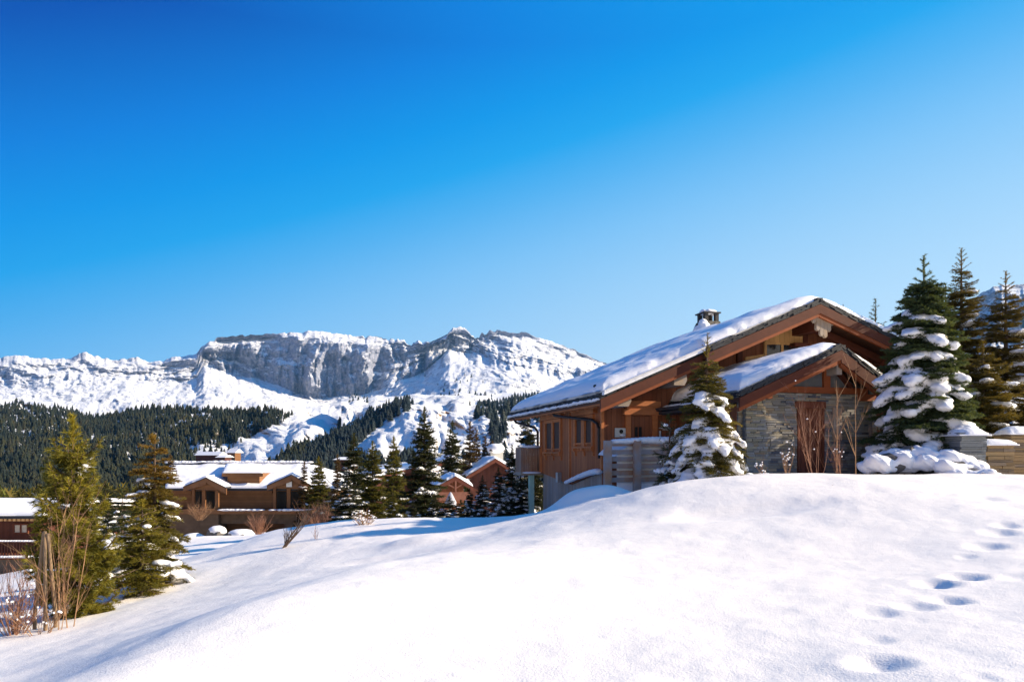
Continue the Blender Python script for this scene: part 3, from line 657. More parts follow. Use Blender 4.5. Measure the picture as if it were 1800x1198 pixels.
# new light boarding and window in the gable
w = MB(); bq = bw-.03
q = [G(1342, 603, bq), G(1345, 598, bq), G(1408, 568, bq), G(1413, 571, bq), G(1413, 610, bq), G(1401, 610, bq), G(1401, 604, bq), G(1342, 606, bq)]
w.prism(q[::-1], 1, bq-.03, bw-.002); a, z = G(1352, 640, bq); bp(w, 'light_panel', M_ply)
w = MB(); a0_, z0_ = G(1310, 642, bq); a1_, z1_ = G(1343, 622, bq); w.prism([(a0_, z0_-.4), (a1_, z0_-.4), (a1_, z1_), (a0_, z1_-.12)], 1, bq-.03, bw-.002); bp(w, 'plywood_panel', M_ply)
uw = MB(); a0_, z0_ = G(1346, 636, bq); a1_, z1_ = G(1400, 605, bq)
uw.box(a0_, a1_, bq-.02, bw-.002, z0_-.4, z1_-.04); uwo = bp(uw, 'window', M_glass)
uw = MB(); uw.box(a0_-.08, a0_, bq-.06, bw-.002, z0_-.4, z1_-.04); uw.box((a0_+a1_)/2-.03, (a0_+a1_)/2+.05, bq-.05, bq-.021, z0_-.4, z1_-.04); uw.box(a0_-.08, a1_+.05, bq-.06, bw-.002, z1_-.04, z1_+.03); bp(uw, 'frame', M_ply, uwo)
for px in (1300, 1415): w = MB(); a, z = G(px, 640, bw-.05); w.box(a-.09, a+.09, bw-.08, bw-.001, z-.7, zr(a)-.4); bp(w, 'wall_post', M_fascia)
# ground floor door and stone surround
def GB(mb, px0, px1, py0, py1, b0, b1):
    a0, z0 = G(px0, py0, b0); a1, z1 = G(px1, py1, b0); mb.box(min(a0, a1), max(a0, a1), b0, b1, min(z0, z1), max(z0, z1)); return a0, a1
w = MB(); GB(w, 1110, 1147, 850, 731, bw-.05, bw-.002); dr = bp(w, 'door', M_gboard)
w = MB(); GB(w, 1116.5, 1121, 767, 750, bw-.075, bw-.051); GB(w, 1123.5, 1128, 767, 750, bw-.075, bw-.051); bp(w, 'pane', M_dark, dr)
w = MB(); GB(w, 1101, 1109.5, 850, 729, bw-.10, bw-.003); GB(w, 1147.5, 1156, 850, 729, bw-.10, bw-.003); GB(w, 1098, 1163, 728.5, 720, bw-.16, bw-.003); GB(w, 1102, 1160, 719.5, 713, bw-.11, bw-.003); GB(w, 1098, 1162, 712.5, 705, bw-.15, bw-.003); bp(w, 'door_frame', M_trim, dr)
w = MB(); GB(w, 1081, 1100, 768, 752, bw-.06, bw-.002); mbx = bp(w, 'wall_box', M_metal)
w = MB(); a, z = G(1090.5, 758, bw); w.tube([(a, bw-.075, z), (a, bw-.061, z)], .06, 12); bp(w, 'lens', M_dark, mbx)
w = MB(); w.lump((a+.03, bw-.09, z-.11), .09, .035, 8, 5); bp(w, 'snow', M_snow_soft, mbx, True)
w = MB(); a, z = G(1159, 765, bw-.25); w.tube([(a, bw-.3, z-.3), (a, bw-.3, z+.13)], .035, 8); bp(w, 'vent_pipe', M_metal)
# windows of the side wall
def side_window(px0, px1, p1, p2, ytop, ybot):
    a = -6.27; b1, _ = GS(px0, 750, a); b0, _ = GS(px1, 750, a)
    bm = (b0+b1)/2; Yd = OY+a*sT+bm*cT; zt = (HZ-ytop)/F*Yd; zb = (HZ-ybot)/F*Yd
    w = MB()
    for (u0, u1) in (p1, p2):
        c1, _ = GS(u0, 750, a); c0, _ = GS(u1, 750, a); w.box(a-.012, a+.05, c0, c1, zb, zt)
    win = bp(w, 'window', M_curtain); s1 = GS(p1[0], 750, a)[0]; s2 = GS(p1[1], 750, a)[0]; s3 = GS(p2[0], 750, a)[0]; s4 = GS(p2[1], 750, a)[0]
    w = MB(); f = a-.07
    w.box(f, a-.001, s1, s1+.13, zb-.12, zt+.11); w.box(f, a-.001, s3, s2, zb-.12, zt+.11); w.box(f, a-.001, s4-.13, s4, zb-.12, zt+.11)
    for (x, y) in ((s2, s1), (s4, s3)): w.box(f+.01, a-.002, x, y, zt, zt+.11); w.box(f+.02, a-.002, x, y, zb-.05, zb)
    w.prism([(b0-.12, zt+.14), (b0-.06, zt+.25), (b0-.13, zt+.34), (b1+.05, zt+.34), (b1+.05, zt+.12), (b0-.02, zt+.12)], 0, f-.05, a-.001)
    bp(w, 'frame', M_trim, win)
    w = MB(); w.box(f-.06, a-.001, s4-.16, s1+.16, zb-.17, zb-.122)
    for y in (s4-.07, (s2+s3)/2, s1+.07): w.prism([(-.07+a-.06, zb-.17), (a-.001, zb-.17), (a-.001, zb-.42), (a-.05, zb-.40), (a-.06, zb-.28), (a-.12, zb-.24)], 1, y-.05, y+.05)
    k = s4+.12
    while k < s1-.02:
        w.box(a-.05, a-.001, k, k+.06, zb-.26, zb-.17); k += .13
    bp(w, 'sill', M_trim, win)
side_window(956.5, 990, (961.2, 972), (974.7, 986), 742.6, 787.8)
side_window(1010.5, 1047, (1013.8, 1024.8), (1030.4, 1042.3), 736.3, 777.6)
# down pipes
w = MB(); w.tube([(-6.8, 4.5, 1.42), (-6.75, 4.4, 1.27), (-6.37, 2.05, 1.03), (-6.36, 1.62, .9), (-6.36, 1.5, .75), (-6.36, 1.48, -.12)], .045, 8)
bp(w, 'downpipe', M_pipe)
w = MB(); w.tube([(-6.82, 9.2, 1.42), (-6.8, 9.0, 1.25), (-6.4, 7.75, 1.0), (-6.36, 7.52, .85), (-6.36, 7.5, -.6)], .05, 8); bp(w, 'downpipe', M_pipe)
w = MB(); w.box(-6.42, -6.28, 5.05, 5.25, -.95, -.62); bp(w, 'junction_box', M_metal)
# balcony at the back corner
w = MB(); a0_, _ = G(918.5, 800, 7.5); zt = G(930, 786, 7.5)[1]; zb = G(930, 829, 7.5)[1]
k = a0_
while k < -6.3: w.box(k, min(k+.13, -6.28), 7.46, 7.5, zb, zt-.03*((k*10) % 1)); k += .145
w.box(a0_-.03, -6.28, 7.5, 7.56, zb+.05, zb+.16); w.box(a0_-.03, -6.28, 7.5, 7.56, zt-.2, zt-.1)
w.box(a0_-.05, a0_, 7.51, 8.3, zb, zt)
bal = bp(w, 'balcony', mat_wood('brown_grey_balcony_boards', (0.38, 0.21, 0.12), 'v', 0.145, 0.4, 0.3))
w = MB(); w.box(a0_-.08, -6.2, 7.42, 8.3, zb-.12, zb-.003); bp(w, 'floor', M_oak, bal)
w = MB(); w.lump(((a0_-6.3)/2, 7.5, zt+.03), .42, .05, 10, 5, .1, rn); w.lump(((a0_-6.3)/2, 7.44, zb-.02), .4, .04, 10, 5, .1, rn); bp(w, 'snow', M_snow_soft, bal, True)
w = MB(); a, z = G(935, 840, 7.6); w.box(a-.09, a+.09, 7.6, 7.78, -2.6, zb-.12); bp(w, 'balcony_post', mat_plain('pale_green_paint', (.35, .55, .48), .6))
# chimney
cb, cz = 6.3, 4.30; ca_ = .05
M_chim = M_stone
def stone_face(mb, x0, x1, z0, z1, place, rnd, top=None, sh=(.035, .075), sw=(.12, .42), pal=0, proud=.035):
    z = z0
    while z < z1:
        h = min(rnd.uniform(*sh), z1-z+.001); x = x0-rnd.random()*.1
        while x < x1:
            wd = rnd.uniform(*sw); xa = max(x, x0); xb = min(x+wd-.008, x1); x += wd
            if xb-xa < .02: continue
            if top and z+h > min(top(xa), top(xb)): continue
            if pal == 0:
                k = rnd.random(); g = rnd.uniform(.20, .40)
                c = (g*1.08, g*1.02, g*.92) if k < .55 else (g*1.25, g*1.1, g*.82) if k < .85 else (g*1.35, g*1.05, g*.7) if k < .93 else (g*.5, g*.52, g*.58)
            else:
                k = rnd.random(); g = rnd.uniform(.16, .34); c = (g*1.1, g*.98, g*.78) if k < .6 else (g*1.4, g*1.0, g*.55) if k < .75 else (g*.9, g*.9, g*.95)
            place(mb, xa, xb, z, z+h-.007, rnd.uniform(.25, 1)*proud, c)
        z += h
def pl_front(b): return lambda mb, x0, x1, z0, z1, d, c: mb.box(x0, x1, b-d, b+.04, z0, z1, c)
w = MB(); zc = 4.2; top = 5.02
def taper(z): return .50-.20*max(0, min(1, (z-4.4)/.6))
z = zc
while z < top:
    h = rn.uniform(.05, .09); t = taper(z)
    for side in range(4):
        x = -t
        while x < t:
            wd = rn.uniform(.12, .3); xb = min(x+wd-.01, t); g = rn.uniform(.07, .2); d = rn.uniform(.0, .04); c = (g*1.1, g, g*.85)
            if side == 0: w.box(ca_+x, ca_+xb, cb-t-d, cb-t+.1, z, z+h-.01, c)
            elif side == 1: w.box(ca_+x, ca_+xb, cb+t-.1, cb+t+d, z, z+h-.01, c)
            elif side == 2: w.box(ca_-t-d, ca_-t+.1, cb+x, cb+xb, z, z+h-.01, c)
            else: w.box(ca_+t-.1, ca_+t+d, cb+x, cb+xb, z, z+h-.01, c)
            x += wd
    z += h
w.box(ca_-.29, ca_+.29, cb-.29, cb+.29, zc, top-.02, (.08, .08, .08))
chm = bp(w, 'chimney', M_stone, rf)
w = MB()
for (i, j) in ((-1,-1),(1,-1),(1,1),(-1,1)): w.box(ca_+i*.22-.07, ca_+i*.22+.07, cb+j*.22-.07, cb+j*.22+.07, top, top+.30, (.07, .065, .06))
w.box(ca_-.14, ca_+.1, cb-.1, cb+.14, top, top+.3, (.05, .045, .04))
w.box(ca_-.35, ca_+.35, cb-.35, cb+.35, top+.30, top+.35, (.07, .07, .07)); bp(w, 'cap', M_stone, chm)
w = MB(); w.lump((ca_, cb, top+.37), .35, .12, 12, 6, .08, rn)
for q in range(26): t_ = rn.random(); w.lump((ca_-.56+.24*t_+rn.uniform(-.08, .08), cb+rn.uniform(-.5, .1), 4.3+.7*t_), .24-.14*t_, .16-.06*t_, 9, 6, .1, rn)
o = bp(w, 'snow', M_snow_soft, chm, True); finish_snow(o, .035, 4, .03, 5)

# stone annex of the chalet
VA = -2.27; AA = -1.17; ZA = 2.70
def za(a): return ZA - (.432*(AA-a) if a < AA else .61*(a-AA))
AL2, AR2 = -4.17, .40
fr = VA+.55
w = MB(); w.prism([(-3.86, Z0+.3), (.22, Z0+.3), (.22, za(.22)-.30), (AA, za(AA)-.25), (-3.86, za(-3.86)-.25)], 1, fr+.04, fr+.30); w.box(-3.86, -3.6, fr+.3, bw-.003, Z0+.3, za(-3.86)-.25); w.box(-.02, .22, fr+.3, bw-.003, Z0+.3, za(.22)-.3); bp(w, 'annex_core_wall', M_gboard)
zbm = G(1440, 686, fr)[1]
w = MB()
dx0, dzt = G(1404, 708, fr); dx1, _ = G(1447, 708, fr)
def ftop(a): return zbm-.10
def pf(mb, x0, x1, z0, z1, d, c):
    if z0 > -.95 and z0 < dzt+.02:     # leave the doorway open
        if x0 < dx1 and x1 > dx0:
            if x0 < dx0-.05: pl_front(fr)(mb, x0, dx0, z0, z1, d, c)
            if x1 > dx1+.05: pl_front(fr)(mb, dx1, x1, z0, z1, d, c)
            return
    pl_front(fr)(mb, x0, x1, z0, z1, d, c)
stone_face(w, -3.84, .20, -1.3, zbm-.08, pf, rn)
sw = bp(w, 'annex_stone_wall', M_stone)
w = MB()   # battered pier at the left corner, and one at the right
def pier(x0, x1, lean):
    z = -1.3
    while z < zbm+.10:
        h = rn.uniform(.035, .07); t = (zbm-z)/2.5; xa = x0-lean*t; x = xa; xe = x1+abs(lean)*.6*t; d0 = .10+.16*t
        while x < xe:
            wd = rn.uniform(.12, .34); xb = min(x+wd-.008, xe); k = rn.random(); g = rn.uniform(.22, .42)
            c = (g*1.05, g*1.02, g*.95) if k < .45 else (g*1.2, g*1.1, g*.8) if k < .85 else (g*1.5, g*1.15, g*.75)
            if xb-x > .02: w.box(x, xb, fr-d0-rn.uniform(0, .035), fr-.001, z, z+h-.007, c)
            x += wd
        # left return face
        y = fr-d0+.02
        while y < bw-.2:
            wd = rn.uniform(.15, .4); g = rn.uniform(.14, .26); w.box(xa-rn.uniform(.01, .04), xa+.06, y, min(y+wd-.01, bw-.1), z, z+h-.007, (g, g, g*.95)); y += wd
        z += h
px0_, _ = G(1312, 700, fr-.15); px1_, _ = G(1345, 700, fr-.15); pier(px0_, px1_, .06)
px0_, _ = G(1532, 700, fr-.1); px1_, _ = G(1556, 700, fr-.1); pier(px0_, min(px1_, .3), .03)
bp(w, 'stone_pier', M_stone)
w = MB(); w.box(-3.3, .1, fr-.10, fr+.12, zbm-.08, zbm+.08); w.box(AA-.11, AA+.09, fr-.08, fr+.1, zbm+.08, za(AA)-.3)
w.box(-3.4, -2.9, fr-.14, fr+.1, zbm-.26, zbm-.083); w.box(AA+1.0, AA+1.5, fr-.14, fr+.1, zbm-.26, zbm-.083)
bp(w, 'tie_beam', M_fascia_lo)
w = MB(); w.beam((AA+.1, fr-.04, zbm+.75), (AA+.75, fr-.04, zbm+.1), .10, .14, (0, 1, 0)); w.beam((AA-.1, fr-.04, zbm+.1), (AA-.1, fr-.04, zbm+.12), .1, .1, (0,1,0)) if False else None
bp(w, 'brace', M_fascia)
w = MB(); w.prism([(-3.2, zbm+.08), (AA-.11, zbm+.08), (AA-.11, za(AA)-.4), (-3.2, za(-3.2)-.3)], 1, fr+.0, fr+.035); w.prism([(AA+.09, zbm+.08), (.1, zbm+.08), (.1, za(.1)-.35), (AA+.09, za(AA+.09)-.4)], 1, fr+.0, fr+.035); bp(w, 'gable_infill', mat_plain('grey_render', (.12, .12, .125), .9, var=.4, scale=3))
w = MB(); GB(w, 1407, 1446, 860, 711, fr+.0, fr+.035); dr2 = bp(w, 'annex_door', M_door)
w = MB(); GB(w, 1400, 1452, 716, 706, fr-.09, fr-.001); GB(w, 1402.5, 1406.5, 860, 716.5, fr-.06, fr+.03); GB(w, 1446.5, 1449.5, 860, 716.5, fr-.06, fr+.03); bp(w, 'door_frame', M_door, dr2)
w = MB(); GB(w, 1466, 1480, 772, 717, fr-.10, fr-.045); bp(w, 'shutter', M_oak)
w = MB(); a, z = G(1475, 650, VA+.1); w.box(a-.09, a+.07, VA+.08, fr, z-.12, z+.14); bp(w, 'ridge_beam', M_oak)
# annex roof
w = MB()
w.prism([(AL2, za(AL2)), (AA, ZA), (AA, ZA-.11), (AL2, za(AL2)-.11)], 1, VA, bw-.004); w.prism([(AA, ZA), (AR2, za(AR2)), (AR2, za(AR2)-.11), (AA, ZA-.11)], 1, VA, bw-.004)
rf2 = bp(w, 'annex_roof', M_soffit)
w = MB(); verge_slates(w, AL2, AA, VA-.03, za, rn, .5); verge_slates(w, AR2, AA, VA-.03, za, rn, .5); eave_slates(w, AL2, VA, bw-.01, za(AL2), rn, .5)
w.box(AA-.17, AA+.13, VA-.05, VA+.3, ZA+.02, ZA+.14)
w.box(AL2-.5, AL2+.1, -.2, bw-.01, za(AL2)-.14, za(AL2)-.05); w.box(AL2-.42, AL2+.1, -.3, bw-.01, za(AL2)-.24, za(AL2)-.16)
bp(w, 'slates', M_slate, rf2)
def barge2(a0, a1, b, h0, h1, mat, nm, th=.06):
    w = MB(); w.prism([(a0, za(a0)-h0), (a1, za(a1)-h0), (a1, za(a1)-h1), (a0, za(a0)-h1)], 1, b-th, b); bp(w, nm, mat, rf2)
barge2(AL2, AA-.001, VA, 0, .24, M_fascia, 'barge_board'); barge2(AA+.001, AR2, VA, 0, .32, M_fascia, 'barge_board')
barge2(AL2, AA-.001, VA+.06, .243, .34, M_fascia_lo, 'barge_trim', .09); barge2(AA+.001, AR2, VA+.06, .323, .42, M_fascia_lo, 'barge_trim', .09)
sn = MB()
def edge_a(A, B): return np.minimum(np.minimum(B-VA, np.where(A < AA, A-AL2-.02, (AR2-A))), 9)
zav = np.vectorize(lambda a: ZA+.05-(math.sqrt((.521*(a-AA))**2+.035)+.089*(a-AA)))
roof_snow(sn, eased(AL2+.02, AR2, 80, .3), np.concatenate([VA+.5*np.linspace(0, 1, 14)**1.6, np.linspace(VA+.6, bw-.005, 26)]), zav, .24, edge_a, 8, drop=.155)
bp(sn, 'annex_roof_snow', M_snow_soft, rf2, True)
sn = MB(); b = -.6
while b < bw: sn.lump((AL2-.12, b, za(AL2)-.02), rn.uniform(.1, .2), rn.uniform(.04, .08), 8, 5, .2, rn); b += .13
bp(sn, 'eave_snow', M_snow_soft, rf2, True)

# ------------------------------------------------------------------ rail fence
fb = -.15
fa0, _ = G(1066, 800, fb); fa1, _ = G(1117.5, 800, fb); fa2, _ = G(1172, 800, fb); fa3, _ = G(1226, 800, fb)
fz = empty('rail_fence', Wc(fa0, fb, -1.2), TH); tag(fz, 'weathered wooden rail fence in front of the chalet door capped with snow', 'fence')
L0 = fa0
def fbp(mb, nm, mat, smooth=False): return mb.build(nm, mat, fz, smooth, (L0, fb, -1.2))
for a, wd in ((fa0, .20), (fa1, .20), (fa2, .22), (fa3, .2)):
    w = MB(); zt = G(1066, 774, fb)[1]; w.box(a-wd/2, a+wd/2, fb-.14, fb-.02, -1.25, zt); fbp(w, 'post', M_rail)
zt = G(1066, 779, fb)[1]
for k in range(6):
    w = MB(); z = zt-.045-k*.187; w.beam((fa0+.05, fb+.04, z), (fa3, fb+.04, z+.01), .05, .125 if k else .06); fbp(w, 'rail', M_rail)
w = MB(); k = fa0+.3
while k < fa3+.6: w.lump((k, fb+.06, zt+.04+.05*min(1, (k-fa0)/1.2)), .17, .06+.05*min(1, (k-fa0)/1.5), 8, 5, .15, rn); k += .12
w.lump((fa1, fb-.08, G(1066, 774, fb)[1]+.02), .11, .05); fbp(w, 'snow', M_snow_soft, True)
# snow lying on the terrace behind the fence
A_, B_ = np.meshgrid(np.linspace(fa0+.35, -3.95, 50), np.linspace(fb+.12, bw-.06, 30), indexing='ij')
zz_ = .33+.12*fbm(A_*.9, B_*.9, 14, 3)+.05*np.clip((B_-fb)/1.2, 0, 1)-.35*np.exp(-(A_-fa0-.35)/.3)-.03
V_ = np.array([Wc(a, b, z) for a, b, z in zip(A_.ravel(), B_.ravel(), zz_.ravel())]).reshape(50, 30, 3)
V_ = np.concatenate([V_, V_[-1:, :, :]*[1, 1, 0]+[0, 0, -1.1]], 0); fb_ = V_[:, :1, :].copy(); fb_[..., 2] = -1.1; V_ = np.concatenate([fb_, V_], 1)
o = link('terrace_snow', grid_mesh('terrace_snow', V_[..., 0], V_[..., 1], V_[..., 2]), M_snow_soft, None, True); tag(o, kind='structure')

# ------------------------------------------------------------------ conifers
def needles(segs, step, nl, nw, rs, per=4, fwd=.75, flat=.6, colf=None):
    """segs (n,6) twig segments -> triangle soup of needle sprays"""
    S = np.array(segs); a = S[:, :3]; b = S[:, 3:6]; L = np.linalg.norm(b-a, axis=1); m = np.maximum(1, (L/step).astype(int))
    idx = np.repeat(np.arange(len(S)), m*per); t = rs.rand(len(idx)); d = ((b-a)/np.maximum(L, 1e-6)[:, None])[idx]
    base = a[idx]+(b-a)[idx]*t[:, None]; rv = rs.normal(size=(len(idx), 3)); rv[:, 2] = rv[:, 2]*flat+.05
    rv -= (rv*d).sum(1)[:, None]*d; rv /= np.maximum(np.linalg.norm(rv, axis=1), 1e-6)[:, None]
    dr = d*fwd+rv*(1-fwd*.35); dr /= np.linalg.norm(dr, axis=1)[:, None]; ln = nl*(.7+.6*rs.rand(len(idx)))
    sd = np.cross(dr, rs.normal(size=(len(idx), 3))); sd /= np.maximum(np.linalg.norm(sd, axis=1), 1e-6)[:, None]; sd *= nw/2
    V = np.stack([base-sd, base+sd, base+dr*ln[:, None]], 1).reshape(-1, 3)
    T = np.arange(len(V)).reshape(-1, 3); return V, T, idx, t
def conifer(name, loc, H, Rb, seed, label, group=None, cat='tree', spacing=.16, prof=.85, droop=.35, tip=.25, up=.35, nb=6, twig=.07, nl=.045, nw=.011,
            c0=(.018, .035, .016), c1=(.07, .075, .015), snow=.3, sdir_=None, sr=.10, lean=0.0, bare=.04, remesh=.035, gap=.0, ctop=None, step=.032, per=5, irr=.25, stop=.74, heavy=0.0, leader=.10, snow_lo=0.0):
    rnd = random.Random(seed); rs = np.random.RandomState(seed)
    root = empty(name, loc, rnd.uniform(0, 6.28) if sdir_ is None else 0); tag(root, label, cat, group)
    tr = MB(); tr.tube([(0, 0, -.5), (lean*.2, 0, H*.35), (lean*.6, 0, H*.7), (lean, 0, H*.995)], [H*.016+.015, H*.013+.01, H*.007+.006, .004], 8)
    segs = []; cols = []; lumps = []; fingers = []; placed = []; z = H*bare; ga = rnd.random()*6
    def zx(z): return lean*(max(z, 0.0)/H)**1.3
    while z < H*(1-leader):
        f = (z/H-bare)/(1-bare); Lb = Rb*max(0.0, 1-f)**prof*(1 if f > .07 else .75+f*3.5)+.04; k = max(3, int(nb*(1 if f < .8 else .7)))
        for i in range(k):
            if rnd.random() < gap: continue
            ga += 2.399+rnd.uniform(-.35, .35); L = Lb*rnd.uniform(1-irr, 1+irr*.6); th = up*(f*1.6-.35)+rnd.uniform(-.1, .1); zz = z+rnd.uniform(-.5, .5)*spacing
            cx, sy = math.cos(ga), math.sin(ga); hv = 0.0
            if snow: 
                fac = .5 if sdir_ is None else max(0.0, .5+.5*(cx*sdir_[0]+sy*sdir_[1]))
                if sdir_ is not None:
                    sel = f < stop and rnd.random() < 1.9*fac**1.6*snow+(.3 if f < .12 else 0) and all(abs(zz-z2) > H*.052 or abs(math.remainder(ga-a2, 6.2832)) > .5 for (z2, a2) in placed)
                    if sel: placed.append((zz, ga))
                else: sel = rnd.random() < snow*(.4+1.2*fac)*(1.0 if f < .72 else .15)
                if sel: hv = rnd.uniform(.6, 1.0)
            dr = droop+heavy*hv
            def bp_(s): return (zx(zz)+cx*L*s, sy*L*s, zz+L*(math.tan(th)*s-dr*s*s+tip*s**4))
            n = max(4, int(L/.12)); pp = [bp_(j/n) for j in range(n+1)]
            tr.tube(pp, [max(.003, .007+.012*L*(1-j/n)) for j in range(n+1)], 4, cap=False)
            shade = rnd.random()
            m = max(3, int(L/twig))
            for j in range(m+1):
                s_ = .12+.88*j/m; p = bp_(s_); lt = (.42*L*max(0.0, 1-s_)**.8*(.6+.4*min(1, s_*4))+.07)*rnd.uniform(.75, 1.2)
                if s_ > .97: segs.append((*bp_(.85), *p)); cols.append((f, s_, shade, hv)); continue
                for sg in (-1, 1):
                    an = ga+sg*rnd.uniform(.75, 1.15); dz = -lt*rnd.uniform(.0, .45)+math.tan(th)*lt*.5
                    q = (p[0]+math.cos(an)*lt, p[1]+math.sin(an)*lt, p[2]+dz); segs.append((*p, *q)); cols.append((f, s_, shade, hv))
                    if lt > .22:
                        for u in (.45, .75):
                            r0 = [p[x]+(q[x]-p[x])*u for x in range(3)]; l2 = lt*.35
                            a2 = an-sg*.8; segs.append((*r0, r0[0]+math.cos(a2)*l2, r0[1]+math.sin(a2)*l2, r0[2]-l2*.15)); cols.append((f, s_, shade, hv))
                            a2 = an+sg*.8; segs.append((*r0, r0[0]+math.cos(a2)*l2, r0[1]+math.sin(a2)*l2, r0[2]-l2*.15)); cols.append((f, s_, shade, hv))
                    if hv and lt > .08 and s_ > .35:
                        if rnd.random() < (.45 if remesh else .8): fingers.append((p, q, sr*rnd.uniform(.45, .75)*(.6+.5*(1-f)), hv))
                if hv and s_ > .33 and (j % 2 == 0 or not remesh):
                    wd = (.27*L*max(0.0, 1-s_)**.6+sr*.6)*rnd.uniform(.8, 1.15) if remesh else sr*rnd.uniform(.6, 1.1)*(.6+.5*(1-f))
                    lumps.append((p[0]+rnd.uniform(-.2, .2)*wd, p[1]+rnd.uniform(-.2, .2)*wd, p[2]+.02+wd*.12, wd, -1 if remesh else hv))
        z += spacing*(1-.45*f)*rnd.uniform(.8, 1.2)
    for j in range(6):
        zt = H*(1-leader*(.95-.19*j)); 
        for _ in range(3): a = rnd.random()*6.28; l = .05+.03*(5-j)*H/5; segs.append((zx(zt), 0, zt, zx(zt)+math.cos(a)*l, math.sin(a)*l, zt+l*.7)); cols.append((1, 1, rnd.random(), 0))
    segs.append((zx(H*.9), 0, H*(1-leader), zx(H), 0, H)); cols.append((1, 1, .9, 0)); segs.append((zx(H*.9), 0, H*(1-leader), zx(H), 0, H)); cols.append((1, 1, .9, 0))
    tr.build('trunk', M_bark, root)
    V, T, idx, t = needles(segs, step, nl, nw, rs, per)
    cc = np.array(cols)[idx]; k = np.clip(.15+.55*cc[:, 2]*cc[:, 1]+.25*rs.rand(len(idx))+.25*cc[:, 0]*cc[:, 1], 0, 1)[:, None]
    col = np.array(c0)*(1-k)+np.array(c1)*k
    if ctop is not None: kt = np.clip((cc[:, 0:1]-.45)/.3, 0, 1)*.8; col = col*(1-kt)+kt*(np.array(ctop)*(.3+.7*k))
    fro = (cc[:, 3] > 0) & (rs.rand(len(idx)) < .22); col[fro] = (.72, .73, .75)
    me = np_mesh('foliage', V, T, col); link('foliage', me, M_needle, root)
    if lumps:
        sn = MB()
        for (x, y, zz, r, hv) in lumps: sn.lump((x, y, zz), r, r*.30+.015 if hv < 0 else r*(.38+.3*hv), 8 if hv < 0 else 7, 5, .22, rnd)
        for (p, q, r, hv) in fingers:
            pts = [(p[0]+(q[0]-p[0])*u, p[1]+(q[1]-p[1])*u, p[2]+(q[2]-p[2])*u+r*.55-.3*r*u) for u in ((0, .35, .7, .97) if remesh else (0, .5, .95))]
            sn.tube(pts, [r*.7, r, r*.95*rnd.uniform(.8, 1.15), r*.45] if remesh else [r*.8, r, r*.4], 6 if remesh else 5)
        o = sn.build('snow', M_snow_soft, root, True)
        if remesh: finish_snow(o, remesh, 3 if sdir_ is None else 5, .012, 9)
    return root
def hit(px, py, y0=6.0):
    Y = y0
    while Y < 30:
        q = P(px, py, Y)
        if g1(q[0], q[1]) > q[2]-.005: break
        Y += .15
    return q[0], q[1], g1(q[0], q[1])
def at(px, Y): x = (px-900)/F*Y; return x, Y, g1(x, Y)
def hgt(pytop, pxY): x, Y, z = pxY; return (HZ-pytop)/F*Y - z
# near trees on the right
p = at(1240, 16.6); small = conifer('spruce', p, hgt(588, p), 1.2, 3, 'small snow laden spruce standing before the left corner of the stone annex', 'conifers beside the big chalet', prof=1.0, spacing=.14, droop=.45, tip=.1, snow=.50, sdir_=(-.25, -.97), sr=.12, stop=.56, heavy=.35, c0=(.015, .032, .016), c1=(.20, .16, .02), leader=.16, gap=.05, bare=.05, lean=.05, nb=8, per=6)
p = at(1624, 17.6); conifer('fir', p, hgt(450, p), 1.5, 5, 'big broad fir heavily draped with snow right of the stone annex', 'conifers beside the big chalet', prof=.72, spacing=.15, droop=.30, tip=.12, snow=.75, sdir_=(-.75, -.66), sr=.21, heavy=.35, nl=.065, nw=.018, per=6, c0=(.012, .035, .022), c1=(.10, .13, .045), leader=.13, nb=9, bare=.04, remesh=.035, gap=.03)
p = at(1690, 21.5); conifer('spruce', p, hgt(437, p), 1.55, 8, 'tall dark spruce with orange tinted needles directly right of the snowy fir', 'conifers beside the big chalet', prof=.85, spacing=.24, droop=.35, snow=.07, sr=.075, gap=.04, per=8, nb=8, c0=(.02, .026, .012), c1=(.16, .125, .02), nl=.05, irr=.35, leader=.1, remesh=.045)
p = at(1768, 20.5); conifer('spruce', p, hgt(478, p), 1.55, 9, 'spruce at the right edge of the photo behind the stone wall', 'conifers beside the big chalet', prof=.8, spacing=.25, droop=.35, snow=.08, sr=.075, gap=.05, per=8, nb=8, c0=(.02, .026, .012), c1=(.18, .13, .02), nl=.05, irr=.35, remesh=.045)
p = at(1728, 19.0); conifer('spruce', p, hgt(600, p), 1.25, 10, 'low bushy yellow green spruce between the two taller ones behind the stone pillar', 'conifers beside the big chalet', prof=.6, spacing=.22, snow=.15, sr=.085, per=8, nb=8, c0=(.02, .03, .012), c1=(.20, .15, .02), irr=.4, remesh=.045)
p = at(1662, 23.5); conifer('spruce', p, hgt(500, p), .9, 11, 'slim spruce seen between the snowy fir and the tall dark spruce', 'conifers beside the big chalet', prof=.9, spacing=.28, snow=.1, gap=.15, c0=(.02, .028, .012), c1=(.10, .07, .014), remesh=.05)
x = (1539-900)/F*44; conifer('spruce', (x, 44, -2.0), (HZ-526)/F*44+2.0, 2.6, 12, 'distant spruce top showing above the right slope of the chalet roof', 'conifers beside the big chalet', spacing=.5, nl=.14, nw=.035, twig=.2, step=.09, per=4, snow=.05, remesh=0, sr=.2, leader=.12)
p = at(1177, 16.9); conifer('sapling', p, hgt(728, p), .42, 13, 'thin spruce sapling in front of the rail fence', cat='sapling', prof=.5, spacing=.2, nb=4, snow=.35, sr=.06, droop=.1, up=.6, gap=.2, remesh=.025, bare=.15)
